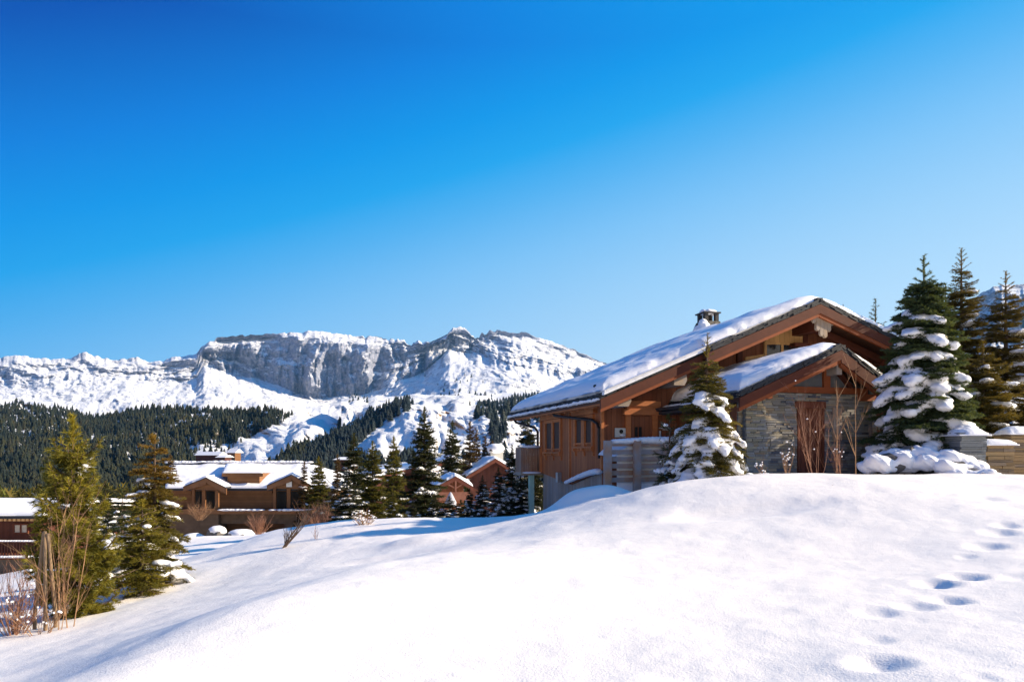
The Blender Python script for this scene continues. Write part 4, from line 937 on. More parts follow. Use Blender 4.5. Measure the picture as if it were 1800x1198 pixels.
# near trees on the left
p = at(128, 11.4); conifer('pine', p, hgt(733, p), .72, 21, 'yellow green pine with a tall candle top behind the wooden stakes', prof=.62, spacing=.2, droop=-.15, tip=.3, up=.5, nb=6, twig=.085, nl=.085, nw=.012, step=.022, snow=.04, sr=.08, per=7, c0=(.03, .045, .012), c1=(.30, .25, .025), leader=.17, irr=.35, gap=.12, remesh=.04, bare=.04)
p = at(272, 14.2); conifer('spruce', p, hgt(765, p), .66, 22, 'tall spruce with rusty orange top at the left of the low log chalet', 'spruces at the left', prof=.55, spacing=.2, droop=.5, tip=.2, snow=.14, sr=.07, c0=(.03, .03, .012), c1=(.22, .18, .02), ctop=(.27, .15, .02), gap=.08, irr=.45, nl=.055, per=8, nb=8, leader=.06, remesh=.04)
p = at(250, 13.2); conifer('spruce', p, hgt(880, p), .68, 23, 'short dense yellow green spruce in front of the rusty topped one', 'spruces at the left', prof=.6, spacing=.15, droop=.3, snow=.08, sr=.1, per=7, c0=(.03, .045, .01), c1=(.28, .22, .02), irr=.35, leader=.08, remesh=.035)
p = at(215, 16.5); conifer('spruce', p, hgt(862, p), .72, 24, 'dark snow flecked spruce between the pine and the rusty topped spruce', 'spruces at the left', prof=.6, spacing=.2, droop=.45, snow=.3, sr=.085, c0=(.012, .028, .014), c1=(.05, .06, .015), irr=.35, remesh=.045)
# ------------------------------------------------------------------ middle distance conifers (prototypes, then copies)
MG = 'conifers around the hamlet'
def mid(px, top, Y, zb, proto, label, sx=1.0, rz=0.0):
    src, h0 = proto; r = src if not src.get('used') else copy_tree(src)
    src['used'] = 1; x = (px-900)/F*Y; h = (HZ-top)/F*Y-zb; k = h/h0
    r.location = (x, Y, zb); r.scale = (k*sx, k*sx, k); r.rotation_euler = (0, 0, rz); tag(r, label, 'tree', MG)
    return r
kw = dict(twig=.17, nl=.12, nw=.035, step=.06, per=6, remesh=0, nb=8)
PA = (conifer('spruce', (0, 0, 0), 7.0, 1.55, 31, 'x', spacing=.34, prof=.75, droop=.4, snow=.22, sr=.11, c0=(.012, .024, .012), c1=(.06, .06, .015), **kw), 7.0)
PB = (conifer('spruce', (0, 0, 0), 7.0, 1.55, 32, 'x', spacing=.34, prof=.7, droop=.35, snow=.08, sr=.11, c0=(.02, .034, .01), c1=(.15, .13, .015), **kw), 7.0)
PC = (conifer('spruce', (0, 0, 0), 7.0, 1.1, 33, 'x', spacing=.36, prof=.8, droop=.45, snow=.08, sr=.12, c0=(.02, .022, .012), c1=(.12, .07, .02), gap=.15, **kw), 7.0)
PD = (conifer('spruce', (0, 0, 0), 7.0, 1.7, 34, 'x', spacing=.34, prof=.6, droop=.45, snow=.42, sr=.14, c0=(.012, .022, .014), c1=(.05, .05, .018), irr=.4, **kw), 7.0)
mids = [(622,762,38,-5.0,PA,'dark snow flecked spruce just right of the low log chalet',1.1,.5),(655,776,35,-4.6,PB,'yellow green spruce right beside the dark one near the log chalet',1.05,1.),
 (746,717,42,-5.6,PA,'tallest spruce standing before the cluster of red brown chalets',1.0,2.2),(692,768,58,-7.5,PB,'spruce behind and between the yellow green one and the tallest',.9,3.),
 (690,855,33,-4.2,PB,'small young spruce left of the snow covered bushes',.9,4.),(795,741,72,-8.5,PA,'pointed spruce rising behind the left chalet roof of the cluster',.95,1.5),
 (826,742,76,-8.5,PC,'brownish spruce behind the chalet cluster, second from the pointed one',1.0,2.),(838,757,78,-8.5,PC,'thin brownish spruce behind the chalet cluster, third in its row',.9,4.),(853,768,80,-8.5,PC,'short brownish spruce behind the chalet cluster, fourth in its row',1.,5.),(866,776,82,-8.5,PC,'last and shortest brownish spruce of the row behind the chalet cluster',1.,1.),
 (928,728,36,-4.4,PD,'snowy spruce peeping out behind the chalet balcony',.8,1.),(900,782,31,-3.6,PD,'snow covered spruce left of the chalet balcony',.7,2.),(876,822,29,-3.2,PD,'small snow covered spruce right of the pergola gable',.9,3.),(848,836,30,-3.5,PD,'dark snowy bush like spruce beneath the arched window chalet',.9,4.),(915,835,27,-2.9,PD,'bushy snow covered spruce under the balcony',1.2,5.),(826,858,31,-3.6,PD,'low snowy spruce beside the chalet pergola',.9,6.),
 (593,800,64,-8,PC,'slender spruce showing past the right roof end of the log chalet',.9,2.),(560,803,70,-8,PB,'bushy green spruce top behind the right roof slope of the log chalet',1.1,3.),(535,812,72,-8,PC,'brown green spruce top behind the ridge of the log chalet',1.1,5.),
 (300,800,75,-9,PC,'brown spruce top behind the left roof end of the log chalet',1.2,.3),(185,846,36,-7,PD,'dark snowy spruce far behind the pine',1.,.8),(726,880,33,-4.2,PD,'snow heaped low conifer at the foot of the tallest spruce',1.3,.1),(765,870,34,-4.4,PD,'snow heaped low conifer right of the tallest spruce',1.2,.9),
 
 
 (612,842,34,-4.4,PD,'low snow flecked dark spruce at the foot of the spruce by the log chalet',1.4,3.9),(888,840,33,-3.8,PA,'dark low spruce left of the chalet balcony foot',1.4,.6),(790,872,33,-4.3,PD,'snowy low conifer before the covered parasol',1.6,.7),(810,878,32,-4.1,PD,'flat snow laden conifer right of the covered parasol',1.8,2.9)]
for m in mids: mid(*m)

def copy_soup(name, me0, h0, inst, mat, label, seed, sub=1.0, widen=1.0):
    """many far trees of one wood as a single object"""
    rs = np.random.RandomState(seed); n = len(me0.vertices); V = np.zeros(n*3, np.float32); me0.vertices.foreach_get('co', V); V = V.reshape(-1, 3, 3)/h0
    cc = np.zeros(len(me0.loops)*4, np.float32); me0.attributes['col'].data.foreach_get('color', cc); cc = cc.reshape(-1, 3, 4)[:, 0, :3]
    keep = rs.rand(len(V)) < sub; V = V[keep]; cc = cc[keep]; c = V.mean(1, keepdims=True); V = c+(V-c)*(1/sub**.5); out = []; oc = []
    for (p, h) in inst:
        a = rs.rand()*6.28; w = widen*rs.uniform(.8, 1.25); ca, sa = math.cos(a)*w*h, math.sin(a)*w*h
        out.append(np.stack([V[..., 0]*ca-V[..., 1]*sa+p[0], V[..., 0]*sa+V[..., 1]*ca+p[1], V[..., 2]*h+p[2]], -1)); oc.append(cc*rs.uniform(.55, 1.1)*np.array([rs.uniform(.8, 1.2), 1, 1.1]))
    V = np.concatenate(out).reshape(-1, 3); T = np.arange(len(V)).reshape(-1, 3)
    o = link(name, np_mesh(name, V, T, np.concatenate(oc)), mat); tag(o, label, 'woodland', kind='stuff')
fol = [c for c in PB[0].children if c.name.startswith('foliage')][0].data
print('proto tris', len(fol.polygons), len(VF))
copy_soup('valley_forest', fol, 7.0, VF, M_needle, 'green conifers massed in the valley behind the low log chalet', 9, sub=min(1.0, 1500/len(fol.polygons)), widen=1.25)

# thin blue air between here and the mountains
hz = MB(); hz.box(-5200, 5200, -40, 8300, -125, 1500)
m, t, b, o = new_mat('haze_air'); t.nodes.remove(b)
pv = N(t, 'ShaderNodeVolumePrincipled'); pv.inputs['Density'].default_value = 2.4e-5; pv.inputs['Color'].default_value = (.14, .52, 1, 1); pv.inputs['Anisotropy'].default_value = .2
t.links.new(pv.outputs[0], o.inputs['Volume']); tag(hz.build('haze', m), kind='stuff')

# ------------------------------------------------------------------ smaller chalets
def Q(px, py, Y): return (px-900)/F*Y, (HZ-py)/F*Y
def slab_snow(mb, As, Bs, zf, T, edge, seed, drop=.06): roof_snow(mb, As, Bs, zf, T, edge, seed, drop=drop)
# low log chalet at centre left
LY = 74.0; lx, lz = Q(440, 940, LY); lc = empty('log_chalet', (lx, LY, lz)); tag(lc, 'low brown log chalet with two small front gables and a dormer in its snowy roof', 'chalet')
def lb(mb, nm, mat, parent=lc, smooth=False): return mb.build(nm, mat, parent, smooth, (lx, LY, lz))
def LW(mb, px0, px1, py0, py1, y0, y1):
    (x0, z0), (x1, z1) = Q(px0, py0, y0), Q(px1, py1, y0); mb.box(min(x0, x1), max(x0, x1), y0, y1, min(z0, z1), max(z0, z1))
YE, YR = LY-1.0, LY+6.5; xe0, ze = Q(289, 858, YE); xe1, _ = Q(590, 858, YE); xr0, zr_ = Q(296, 819, YR); xr1, _ = Q(545, 819, YR)
w = MB(); LW(w, 298, 574, 858, 940, LY, LY+.3); w.box(Q(298, 0, LY)[0], Q(298, 0, LY)[0]+.3, LY+.3, LY+12, lz-1, ze+.1); w.box(Q(574, 0, LY)[0]-.3, Q(574, 0, LY)[0], LY+.3, LY+12, lz-1, ze+.1); lb(w, 'log_wall', M_log)
w = MB()
w.add([(xe0, YE, ze), (xe1, YE, ze), (xr1, YR, zr_), (xr0, YR, zr_), (xe0, YE, ze-.22), (xe1, YE, ze-.22), (xr1, YR, zr_-.22), (xr0, YR, zr_-.22), (xe1, YR+7.5, ze), (xe0, YR+7.5, ze)],
      [(0, 1, 2, 3), (4, 7, 6, 5), (0, 4, 5, 1), (1, 8, 2), (2, 8, 9, 3), (0, 3, 9)])
lr = lb(w, 'roof', M_slate)
def plane_z(x, y): return ze+(zr_-ze)*(y-YE)/(YR-YE)
w = MB(); nx, ny = 110, 26
def edge_trap(X, Y, t): return None
U, Vv = np.meshgrid(np.linspace(0, 1, nx), np.linspace(0, 1, ny), indexing='ij')
X_ = (xe0+.05+(xr0-xe0)*Vv)*(1-U)+(xe1-.05+(xr1-xe1)*Vv)*U; Y_ = YE+.03+(YR-YE)*Vv
D_ = np.minimum(np.minimum(U*(xe1-xe0), (1-U)*(xe1-xe0)), Vv*(YR-YE)+.02); tk = .30*np.sqrt(1-(1-np.clip(D_/.4, 0, 1))**2)*(1+.5*fbm(X_*.5, Y_*.5, 3, 3))
Z_ = plane_z(X_, Y_)+.02+tk+.10*fbm(X_*.8, Y_*.8, 6, 3)*(tk > .1)
V_ = np.stack([X_, Y_, Z_], -1); fr_ = V_[:, :1].copy(); fr_[..., 2] = plane_z(0, YE)+.01; V_ = np.concatenate([fr_, V_], 1)
me = grid_mesh('roof_snow', V_[..., 0]-lx, V_[..., 1]-LY, V_[..., 2]-lz); link('roof_snow', me, M_snow_soft, lr, True)
w = MB(); hp = [np.array(v) for v in ((xe1, YE, ze), (xe1, YR+7.5, ze), (xr1, YR, zr_))]; nn_ = 16; idx_ = {}
for i in range(nn_+1):
    for j in range(nn_+1-i):
        u, v2 = i/nn_, j/nn_; c_ = hp[0]*(1-u-v2)+hp[1]*u+hp[2]*v2; t_ = .3 if 0 < i and j > 0 else .12; idx_[(i, j)] = len(w.v); w.v.append((c_[0]+.03, c_[1], c_[2]+t_+.1*float(fbm(c_[0]*2, c_[1]*2, 4, 2))))
for i in range(nn_):
    for j in range(nn_-i):
        w.f.append([idx_[(i, j)], idx_[(i+1, j)], idx_[(i, j+1)]]); w.c.append(None)
        if i+j < nn_-1: w.f.append([idx_[(i+1, j)], idx_[(i+1, j+1)], idx_[(i, j+1)]]); w.c.append(None)
lb(w, 'roof_snow', M_snow_soft, lr, True)
w = MB(); w.beam((xr0, YR+.1, zr_+.1), (xr1, YR+.1, zr_+.1), .7, .5); lb(w, 'ridge_board', M_slate, lr)
w = MB()
for k in range(46):
    x = xr0+(xr1-xr0)*k/45; w.lump((x, YR-.05, zr_+.48+rn.uniform(-.04, .04)), .42, .16 if 14 < k < 43 or k < 9 else .1, 8, 5, .2, rn)
lb(w, 'ridge_snow', M_snow_soft, lr, True)
def small_gable(apex, left, right, Yf, dep, nm):
    ax, azz = Q(apex[0], apex[1], Yf); x0, z0 = Q(left[0], left[1], Yf); x1, z1 = Q(right[0], right[1], Yf)
    g = MB(); g.prism([(x0+.2, z0-.25), (x1-.2, z1-.25), (x1-.2, z1-.12), (ax, azz-.12), (x0+.2, z0-.12)], 1, Yf+.45, Yf+.6)
    go = lb(g, nm, M_log)
    g = MB()
    for (xa, za_, xb, zb_) in ((x0, z0, ax, azz), (ax, azz, x1, z1)):
        g.prism([(xa, za_), (xb, zb_), (xb, zb_-.62), (xa, za_-.42)], 1, Yf, Yf+.12)
    lb(g, 'barge_board', M_log_trim, go)
    g = MB()
    for (xa, za_, xb, zb_) in ((x0, z0, ax, azz), (ax, azz, x1, z1)): g.prism([(xa, za_+.01), (xb, zb_+.01), (xb, zb_+.1), (xa, za_+.1)], 1, Yf-.03, Yf+dep)
    lb(g, 'roof_cover', M_slate, go)
    g = MB(); xs = np.linspace(x0+.03, x1-.03, 36); bs = np.concatenate([Yf+.4*np.linspace(0, 1, 6)**1.6, np.linspace(Yf+.6, Yf+dep, 10)])
    def zf(A): return np.interp(A, [x0, ax, x1], [z0, azz, z1])
    slab_snow(g, xs, bs, zf, .22, lambda A, B: np.minimum(np.minimum(A-x0, x1-A), B-Yf), 5, .10); lb(g, 'roof_snow', M_snow_soft, go, True)
    return go
small_gable((362, 840), (322, 856), (398, 858), LY-2.2, 5.0, 'left_gable' and 'gable'); small_gable((512, 835), (469, 854), (552, 856), LY-2.2, 5.0, 'gable')
for (a, b_) in ((342.5, 354), (362, 377), (486, 503.5), (511, 531)):
    w = MB(); LW(w, a, b_, 863, 894, LY-.06, LY-.002); op_ = lb(w, 'doorway', M_dark)
w_ = [(337, 342, 860, 897), (355, 361, 860, 897), (378, 381, 860, 895), (381, 384, 862, 925), (480, 485, 857, 896), (504, 510.5, 857, 896), (532, 538, 857, 896), (551, 556, 857, 892)]
for (a, b_, c, d) in w_: w = MB(); LW(w, a, b_, c, d, LY-1.2 if b_-a > 4 else LY-1.6, LY-1.0 if b_-a > 4 else LY-1.4); lb(w, 'post', M_log_trim)
w = MB(); LW(w, 300, 336, 860, 868, LY-.25, LY-.003); LW(w, 385, 478, 860, 866, LY-.25, LY-.003); LW(w, 539, 572, 860, 868, LY-.25, LY-.003); lb(w, 'eave_beam', M_log_trim)
w = MB(); LW(w, 298, 572, 896, 903, LY-2.4, LY-.003); lb(w, 'terrace', M_log_trim)
w = MB(); LW(w, 298, 384, 903, 945, LY-2.2, LY-.003); LW(w, 384, 500, 903, 920, LY-1.6, LY-.003); LW(w, 500, 572, 903, 945, LY-1.8, LY-.003); lb(w, 'terrace_wall', mat_plain('brown_stone_wall', (.15, .095, .055), .9, var=.5, scale=2))
w = MB()
for k in range(60):
    px = rn.uniform(385, 570); x, z = Q(px, 896, LY-2.3); w.lump((x, LY-2.3, z+.02), rn.uniform(.2, .5), rn.uniform(.05, .13), 7, 5, .2, rn)
lb(w, 'terrace_snow', M_snow_soft, lc, True)
w = MB(); x, z = Q(508.5, 850, LY-1.8); w.box(x-.28, x+.28, LY-1.9, LY-1.75, z-.3, z+.3); lb(w, 'wall_light', mat_plain('white_lamp_case', (.8, .78, .72)))  # plain white box for the small wall light; gives no light
# dormer
w = MB(); Yd = LY-.3; x0, z0 = Q(400, 856, Yd); x1, z1 = Q(456, 832, Yd); w.box(x0, x1, Yd, Yd+5, z0-.5, z1); dm = lb(w, 'dormer', M_log)
w = MB(); xa, zt = Q(390, 831, Yd-.5); xb, _ = Q(462, 831, Yd-.5); xc, zt2 = Q(396, 817, Yd+5.5); xd, _ = Q(460, 817, Yd+5.5)
w.add([(xa, Yd-.5, zt-.35), (xb, Yd-.5, zt-.35), (xd, Yd+5.5, zt2-.3), (xc, Yd+5.5, zt2-.3), (xa, Yd-.5, zt), (xb, Yd-.5, zt), (xd, Yd+5.5, zt2), (xc, Yd+5.5, zt2)], [(0, 3, 2, 1), (4, 5, 6, 7), (0, 1, 5, 4), (1, 2, 6, 5), (2, 3, 7, 6), (3, 0, 4, 7)])
lb(w, 'roof', M_log_trim, dm)
w = MB(); As_ = eased(0, 1, 16, .06); Bs_ = eased(0, 1, 16, .06)
A, B = np.meshgrid(As_, Bs_, indexing='ij'); X_ = (xa+(xc-xa)*B)*(1-A)+(xb+(xd-xb)*B)*A; Y_ = Yd-.5+6*B; e = np.minimum(np.minimum(A, 1-A)*4, np.minimum(B, 1-B)*6)
Z_ = zt+(zt2-zt)*B+.01+.24*np.sqrt(1-(1-np.clip(e/.35, 0, 1))**2)+.08*fbm(X_, Y_, 8, 2)*(e > .2)
link('snow', grid_mesh('snow', X_-lx, Y_-LY, Z_-lz), M_snow_soft, dm, True)

def house(name, label, apex, th, aL, aR, pL, pR, dep, zb, group, wall, trim, wins=(), verge=.8, T=.28, core=True):
    """gabled chalet: apex (px,py,Y) of the front gable, turned by th degrees"""
    th = R(th); ax = (apex[0]-900)/F*apex[2]; az_ = (HZ-apex[1])/F*apex[2]; e = empty(name, (ax, apex[2], zb), th); tag(e, label, 'chalet', group)
    H = az_-zb
    def zf(a): return H-(pL*-a if a < 0 else pR*a)
    w = MB(); w.prism([(-aL+.5, -1), (aR-.5, -1), (aR-.5, zf(aR-.5)-.25), (0, H-.25), (-aL+.5, zf(-aL+.5)-.25)], 1, verge, dep-.4); wo_ = w.build('wall', wall, e)
    w = MB(); w.prism([(-aL, zf(-aL)), (0, H), (0, H-.2), (-aL, zf(-aL)-.2)], 1, 0, dep); w.prism([(0, H), (aR, zf(aR)), (aR, zf(aR)-.2), (0, H-.2)], 1, 0, dep); r_ = w.build('roof', M_slate, e)
    w = MB(); w.prism([(-aL, zf(-aL)-.03), (-.001, H-.03), (-.001, H-.42), (-aL, zf(-aL)-.38)], 1, -.1, 0); w.prism([(0.001, H-.03), (aR, zf(aR)-.03), (aR, zf(aR)-.38), (0.001, H-.42)], 1, -.1, 0); w.build('barge_board', trim, r_)
    w = MB(); nv = np.vectorize(lambda a: zf(a) if abs(a) > .3 else zf(a)-.05)
    roof_snow(w, eased(-aL, aR, 44, .3), eased(0, dep, 24, .3), nv, T, lambda A, B: np.minimum(np.minimum(A+aL, aR-A), np.minimum(B, dep-B)), 7, drop=.03); w.build('roof_snow', M_snow_soft, r_, True)
    for (a0, a1, z0, z1, arch) in wins:
        w = MB(); pts_ = [(a0, z0), (a1, z0), (a1, z1)]
        if arch: pts_ += [((a0+a1)/2+(a1-a0)/2*math.cos(t), z1+(a1-a0)/2*math.sin(t)) for t in np.linspace(.3, 2.84, 6)]
        pts_ += [(a0, z1)]; w.prism(pts_, 1, verge-.06, verge-.002); wn_ = w.build('window', M_glass, e)
        w = MB(); w.box(a0-.12, a0, verge-.1, verge-.001, z0-.1, z1); w.box(a1, a1+.12, verge-.1, verge-.001, z0-.1, z1); w.box(a0-.12, a1+.12, verge-.14, verge-.003, z0-.2, z0-.1); w.build('frame', trim, wn_)
    return e, H
GR = 'red brown chalets clustered behind the tallest spruce'
hC, H_ = house('chalet', 'red brown chalet with arched windows and a chimney, rightmost of the cluster', (871, 805, 74), 14, 3.1, 2.6, .60, .62, 10, -7.5, GR, M_red, M_redtrim, wins=((-1.3, -.5, 2.7, 3.5, 1), (.4, 1.2, 2.9, 3.7, 1), (-1.1, -.4, .6, 1.6, 0)))
w = MB(); w.box(.6, 2.0, 5.0, 6.2, H_-1.2, H_+.75); cm = w.build('chimney', mat_plain('pale_render', (.5, .48, .42)), hC)
w = MB(); w.box(.45, 2.15, 4.85, 6.35, H_+.75, H_+.95); w.build('cap', M_slate, cm)
w = MB(); w.lump((1.3, 5.6, H_+1.0), 1.05, .62, 14, 7, .1, rn); w.build('snow', M_snow_soft, cm, True)
w = MB(); w.box(-1.4, 1.4, .55, .79, 2.1, 2.45); w.lump((-.9, .6, 2.5), .6, .12, 8, 5); w.lump((.8, .6, 2.5), .6, .12, 8, 5); w.build('balcony', M_snow_soft, hC)
house('chalet', 'small dark gabled chalet behind and left of the arched window one', (798, 804, 76), 20, 3.9, 2.6, .36, .46, 8, -7.5, GR, M_red, M_redtrim, T=.4)
house('chalet', 'low chalet with a flat looking blue shaded snow roof, leftmost of the cluster', (728, 821, 72), 34, 4.2, 4.2, .22, .15, 6, -7.0, GR, M_red, M_redtrim, T=.5)
hP, H2 = house('pergola', 'open timber gable shelter with exposed truss in front of the chalet cluster', (801, 836, 64), 12, 2.0, 1.6, .55, .62, 5, -5.6, GR, M_gboard, M_redtrim, verge=2.6)
hP['category'] = 'shelter'
w = MB(); z_ = H2-1.45; w.beam((-1.7, -.02, z_-.1), (1.4, -.02, z_-.1), .14, .2); w.beam((0, -.02, z_), (0, -.02, H2-.4), .14, .16, (0, 1, 0)); w.beam((-.02, -.02, z_+.35), (-.8, -.02, z_+.75), .1, .12, (0, 1, 0)); w.beam((.02, -.02, z_+.35), (.7, -.02, z_+.75), .1, .12, (0, 1, 0))
w.box(-1.5, 1.3, -.1, .08, z_-.75, z_-.2); w.build('truss', mat_wood('pink_brown_timber', (.26, .11, .07), 'n'), hP)
x, z = Q(792, 885, 60); t_e = empty('covered_parasol', (x, 60, z)); tag(t_e, 'white grey cloth covered closed garden parasol beneath the truss of the shelter', 'parasol')
w = MB(); w.tube([(0, 0, -.2), (0, 0, .15), (0, 0, .9), (0, 0, 1.0)], [.5, .5, .12, .02], 10); w.build('cover', mat_plain('pale_cloth', (.42, .42, .46)), t_e, True)
w = MB(); w.tube([(0, 0, -1), (0, 0, -.2)], .08, 6); w.build('pole', M_metal, t_e)
# house at the left edge
HX, HYY = -43.0, 60.0; x1_, ztop = Q(70, 907, 60); hl = empty('chalet', (x1_, HYY, -9.8)); tag(hl, 'red brown boarded chalet with snowy roof and balcony cut by the left edge', 'chalet')
def hb(mb, nm, mat, parent=hl, smooth=False): return mb.build(nm, mat, parent, smooth, (x1_, HYY, -9.8))
w = MB(); w.box(x1_-16, x1_, 60, 72, -9.8, ztop); hb(w, 'wall', M_red)
w = MB(); ze_ = Q(0, 906, 58.6)[1]; zk_ = Q(0, 881, 67)[1]; xr_ = x1_+1.2
w.prism([(58.6, ze_), (67, zk_), (67, zk_-.25), (58.6, ze_-.25)], 0, x1_-17, xr_); w.prism([(67, zk_), (75, ze_), (75, ze_-.25), (67, zk_-.25)], 0, x1_-17, xr_); hr = hb(w, 'roof', M_slate)
w = MB(); k = x1_-16.8
while k < xr_-.1: w.box(k, k+.22, 58.62, 60, ze_-.44, ze_-.255); k += .36
hb(w, 'rafter', M_ply, hr)
U, Vv = np.meshgrid(eased(x1_-17, xr_, 40, .4), np.concatenate([58.6+.5*np.linspace(0, 1, 8)**1.8, np.linspace(59.3, 75, 24)]), indexing='ij')
tt = .34*np.sqrt(1-(1-np.clip(np.minimum(np.minimum(xr_-U, Vv-58.6), 75-Vv)/.4, 0, 1))**2); Z_ = ze_+(zk_-ze_)*(1-np.abs(Vv-67)/8.2)+.01+tt+.06*fbm(U*.5, Vv*.5, 3, 3)
V_ = np.stack([U, Vv, Z_], -1); f_ = V_[:, :1].copy(); f_[..., 2] = ze_; V_ = np.concatenate([f_, V_], 1); l_ = V_[-1:].copy(); l_[..., 2] -= tt[-1:, :1].max()+.36; V_ = np.concatenate([V_, l_], 0)
link('roof_snow', grid_mesh('roof_snow', V_[..., 0]-x1_, V_[..., 1]-HYY, V_[..., 2]+9.8), M_snow_soft, hr, True)
w = MB(); (a0, z0), (a1, z1) = Q(26, 935, 59.9), Q(48, 922, 59.9); w.box(a0, a1, 59.9, 59.998, z0, z1); wn_ = hb(w, 'window', mat_plain('pale_curtain', (.55, .5, .42)))
w = MB(); mid_ = (a0+a1)/2; w.box(a0-.1, a0, 59.82, 59.99, z0-.1, z1+.1); w.box(a1, a1+.1, 59.82, 59.99, z0-.1, z1+.1); w.box(a0, a1, 59.82, 59.89, z1, z1+.12); w.box(a0, a1, 59.82, 59.89, z0-.12, z0); w.box(mid_-.06, mid_+.06, 59.82, 59.89, z0, z1); hb(w, 'frame', M_redtrim, wn_)
bz0 = Q(0, 977, 58)[1]; bz1 = Q(0, 953, 58)[1]; xb1 = Q(68, 0, 58)[0]
w = MB(); w.box(x1_-16, xb1, 57.9, 60, bz0-.25, bz0); bl = hb(w, 'balcony', M_redtrim)
w = MB(); k = x1_-15
while k < xb1: w.box(k, k+.09, 57.95, 58.02, bz0, bz1); k += .24
w.box(x1_-16, xb1, 57.9, 58.06, bz1, bz1+.1); hb(w, 'railing', M_red, bl)
w = MB()
for k in range(70): x = x1_-14+(xb1-x1_+14)*k/69; w.lump((x, 57.98, bz1+.14), .22, .07, 6, 4, .2, rn); w.lump((x, 57.85, bz0-.02), .24, .10, 6, 4, .2, rn)
hb(w, 'snow', M_snow_soft, bl, True)
w = MB(); w.box(x1_-16, xb1, 58.4, 60, -10.5, bz0-.26); hb(w, 'base_wall', mat_plain('dark_base_wall', (.12, .09, .07)))
# distant lodges on the hillside
GF = 'distant lodges on the forest edge'
for (px, py, Y, wd, hh_, lab) in ((364, 806, 640, 26, 6.5, 'long white snow covered lodge far away above the left roof of the log chalet'), (406, 803, 660, 9, 8, 'small far building with an orange brown wall beside the long lodge'), (388, 808, 620, 9, 4.5, 'tiny dark gabled hut far away between the two lodges'), (600, 812, 300, 5.5, 2.2, 'pale snow roofed cabin far behind the dark spruce')):
    x, z = Q(px, py, Y); e = empty('lodge', (x, Y, z-4), R(-20)); tag(e, lab, 'lodge', GF)
    w = MB(); w.box(-wd/2, wd/2, 0, 8, 0, hh_*.55+4); w.build('wall', M_log if 'orange' in lab else M_red, e)
    w = MB(); w.prism([(-1, hh_*.5+4), (5, hh_+4), (11, hh_*.5+4)], 0, -wd/2-1, wd/2+1); w.build('roof_snow', M_snow_far, e)

# ------------------------------------------------------------------ stone wall, boulders, stakes, bushes
def rock_stack(name, label, px0, px1, pyt, pyb, Y, dep, pal, seed, cap=.22, grp=None):
    rnd = random.Random(seed); (x0, zb), (x1, zt) = Q(px0, pyb, Y), Q(px1, pyt, Y); e = empty(name, ((x0+x1)/2, Y, zb-.3)); tag(e, label, 'wall', grp); of = ((x0+x1)/2, Y, zb-.3)
    w = MB(); z = zb-.3; y = 0
    while z < zt:
        h = rnd.uniform(.035, .10); o_ = rnd.uniform(-.03, .03)
        for yy in (0, 1):
            x = x0+o_
            while x < x1:
                wd = rnd.uniform(.25, .7); g = rnd.uniform(.17, .30); c = (g*.95, g, g) if pal == 0 else (g*1.5, g*1.05, g*.55) if rnd.random() < .6 else (g*1.1, g*.85, g*.6)
                w.box(x, min(x+wd-.01, x1+rnd.uniform(-.02, .03)), Y+yy*dep/2-rnd.uniform(0, .04)*(1-yy), Y+(yy+1)*dep/2+.001, z, z+h-.006, c); x += wd
        z += h
    w.build('stone', M_stone, e, off=of)
    if cap:
        w = MB(); ex = eased(x0-.07, x1+.07, 26, .15); ey = eased(Y-.09, Y+dep+.05, 18, .15)
        roof_snow(w, ex, ey, lambda A: zt+0*A, cap, lambda A, B: 1.5/(1/np.maximum(A-x0+.07, 1e-4)+1/np.maximum(x1+.07-A, 1e-4)+1/np.maximum(B-Y+.09, 1e-4)+1/np.maximum(Y+dep+.05-B, 1e-4)), seed, drop=-.02)
        w.build('snow', M_snow_soft, e, True, off=of)
    return e
rock_stack('stone_pillar', 'grey layered stone pillar with a domed snow cap right of the fir', 1688, 1733, 764, 850, 16.0, .6, 0, 5, .30)
rock_stack('stone_wall', 'golden brown dry stone wall joining the grey pillar from the right', 1735, 1782, 781, 850, 16.35, .5, 1, 6, .20)
rock_stack('stone_wall', 'brown stone wall end with a high snow cap cut by the right edge', 1776, 1830, 762, 850, 16.7, .6, 1, 7, .34)
BG = 'snow buried boulders beside the big fir'
bo = [(1562,808,16.4,.44,.30,'snow mound at the left foot of the big fir'),(1602,800,16.5,.50,.36,'rounded snow buried boulder left of the fir trunk'),(1645,806,16.3,.50,.32,'snow buried boulder directly before the fir trunk'),(1684,816,15.9,.42,.22,'small snow buried boulder left of the grey stone pillar'),(1712,828,15.6,.42,.16,'flat snow cushion at the foot of the grey stone pillar'),(1330,833,16.4,.30,.14,'low snow heap at the foot of the left annex pier'),(1745,832,15.7,.25,.12,'little snow heap under the golden brown wall')]
for (px, py, Y, r, h, lab) in bo:
    x, z = Q(px, py, Y); e = empty('snowy_boulder', (x, Y, z-.2)); tag(e, lab, 'boulder', BG); rnd = random.Random(px)
    w = MB(); w.lump((0, 0, .1), r*.85, h*.9, 10, 7, .3, rnd); w.build('rock', M_rock, e)
    w = MB()
    for k in range(11): w.lump((rnd.uniform(-1, 1)*r, rnd.uniform(-.6, .4)*r, .06+rnd.uniform(0, .12)), r*rnd.uniform(.5, .85), h*rnd.uniform(.4, .8), 10, 7, .15, rnd)
    o = w.build('snow', M_snow_soft, e, True); finish_snow(o, .035, 14, .06, 2.6)
LG = 'snow capped rocks below the log chalet'
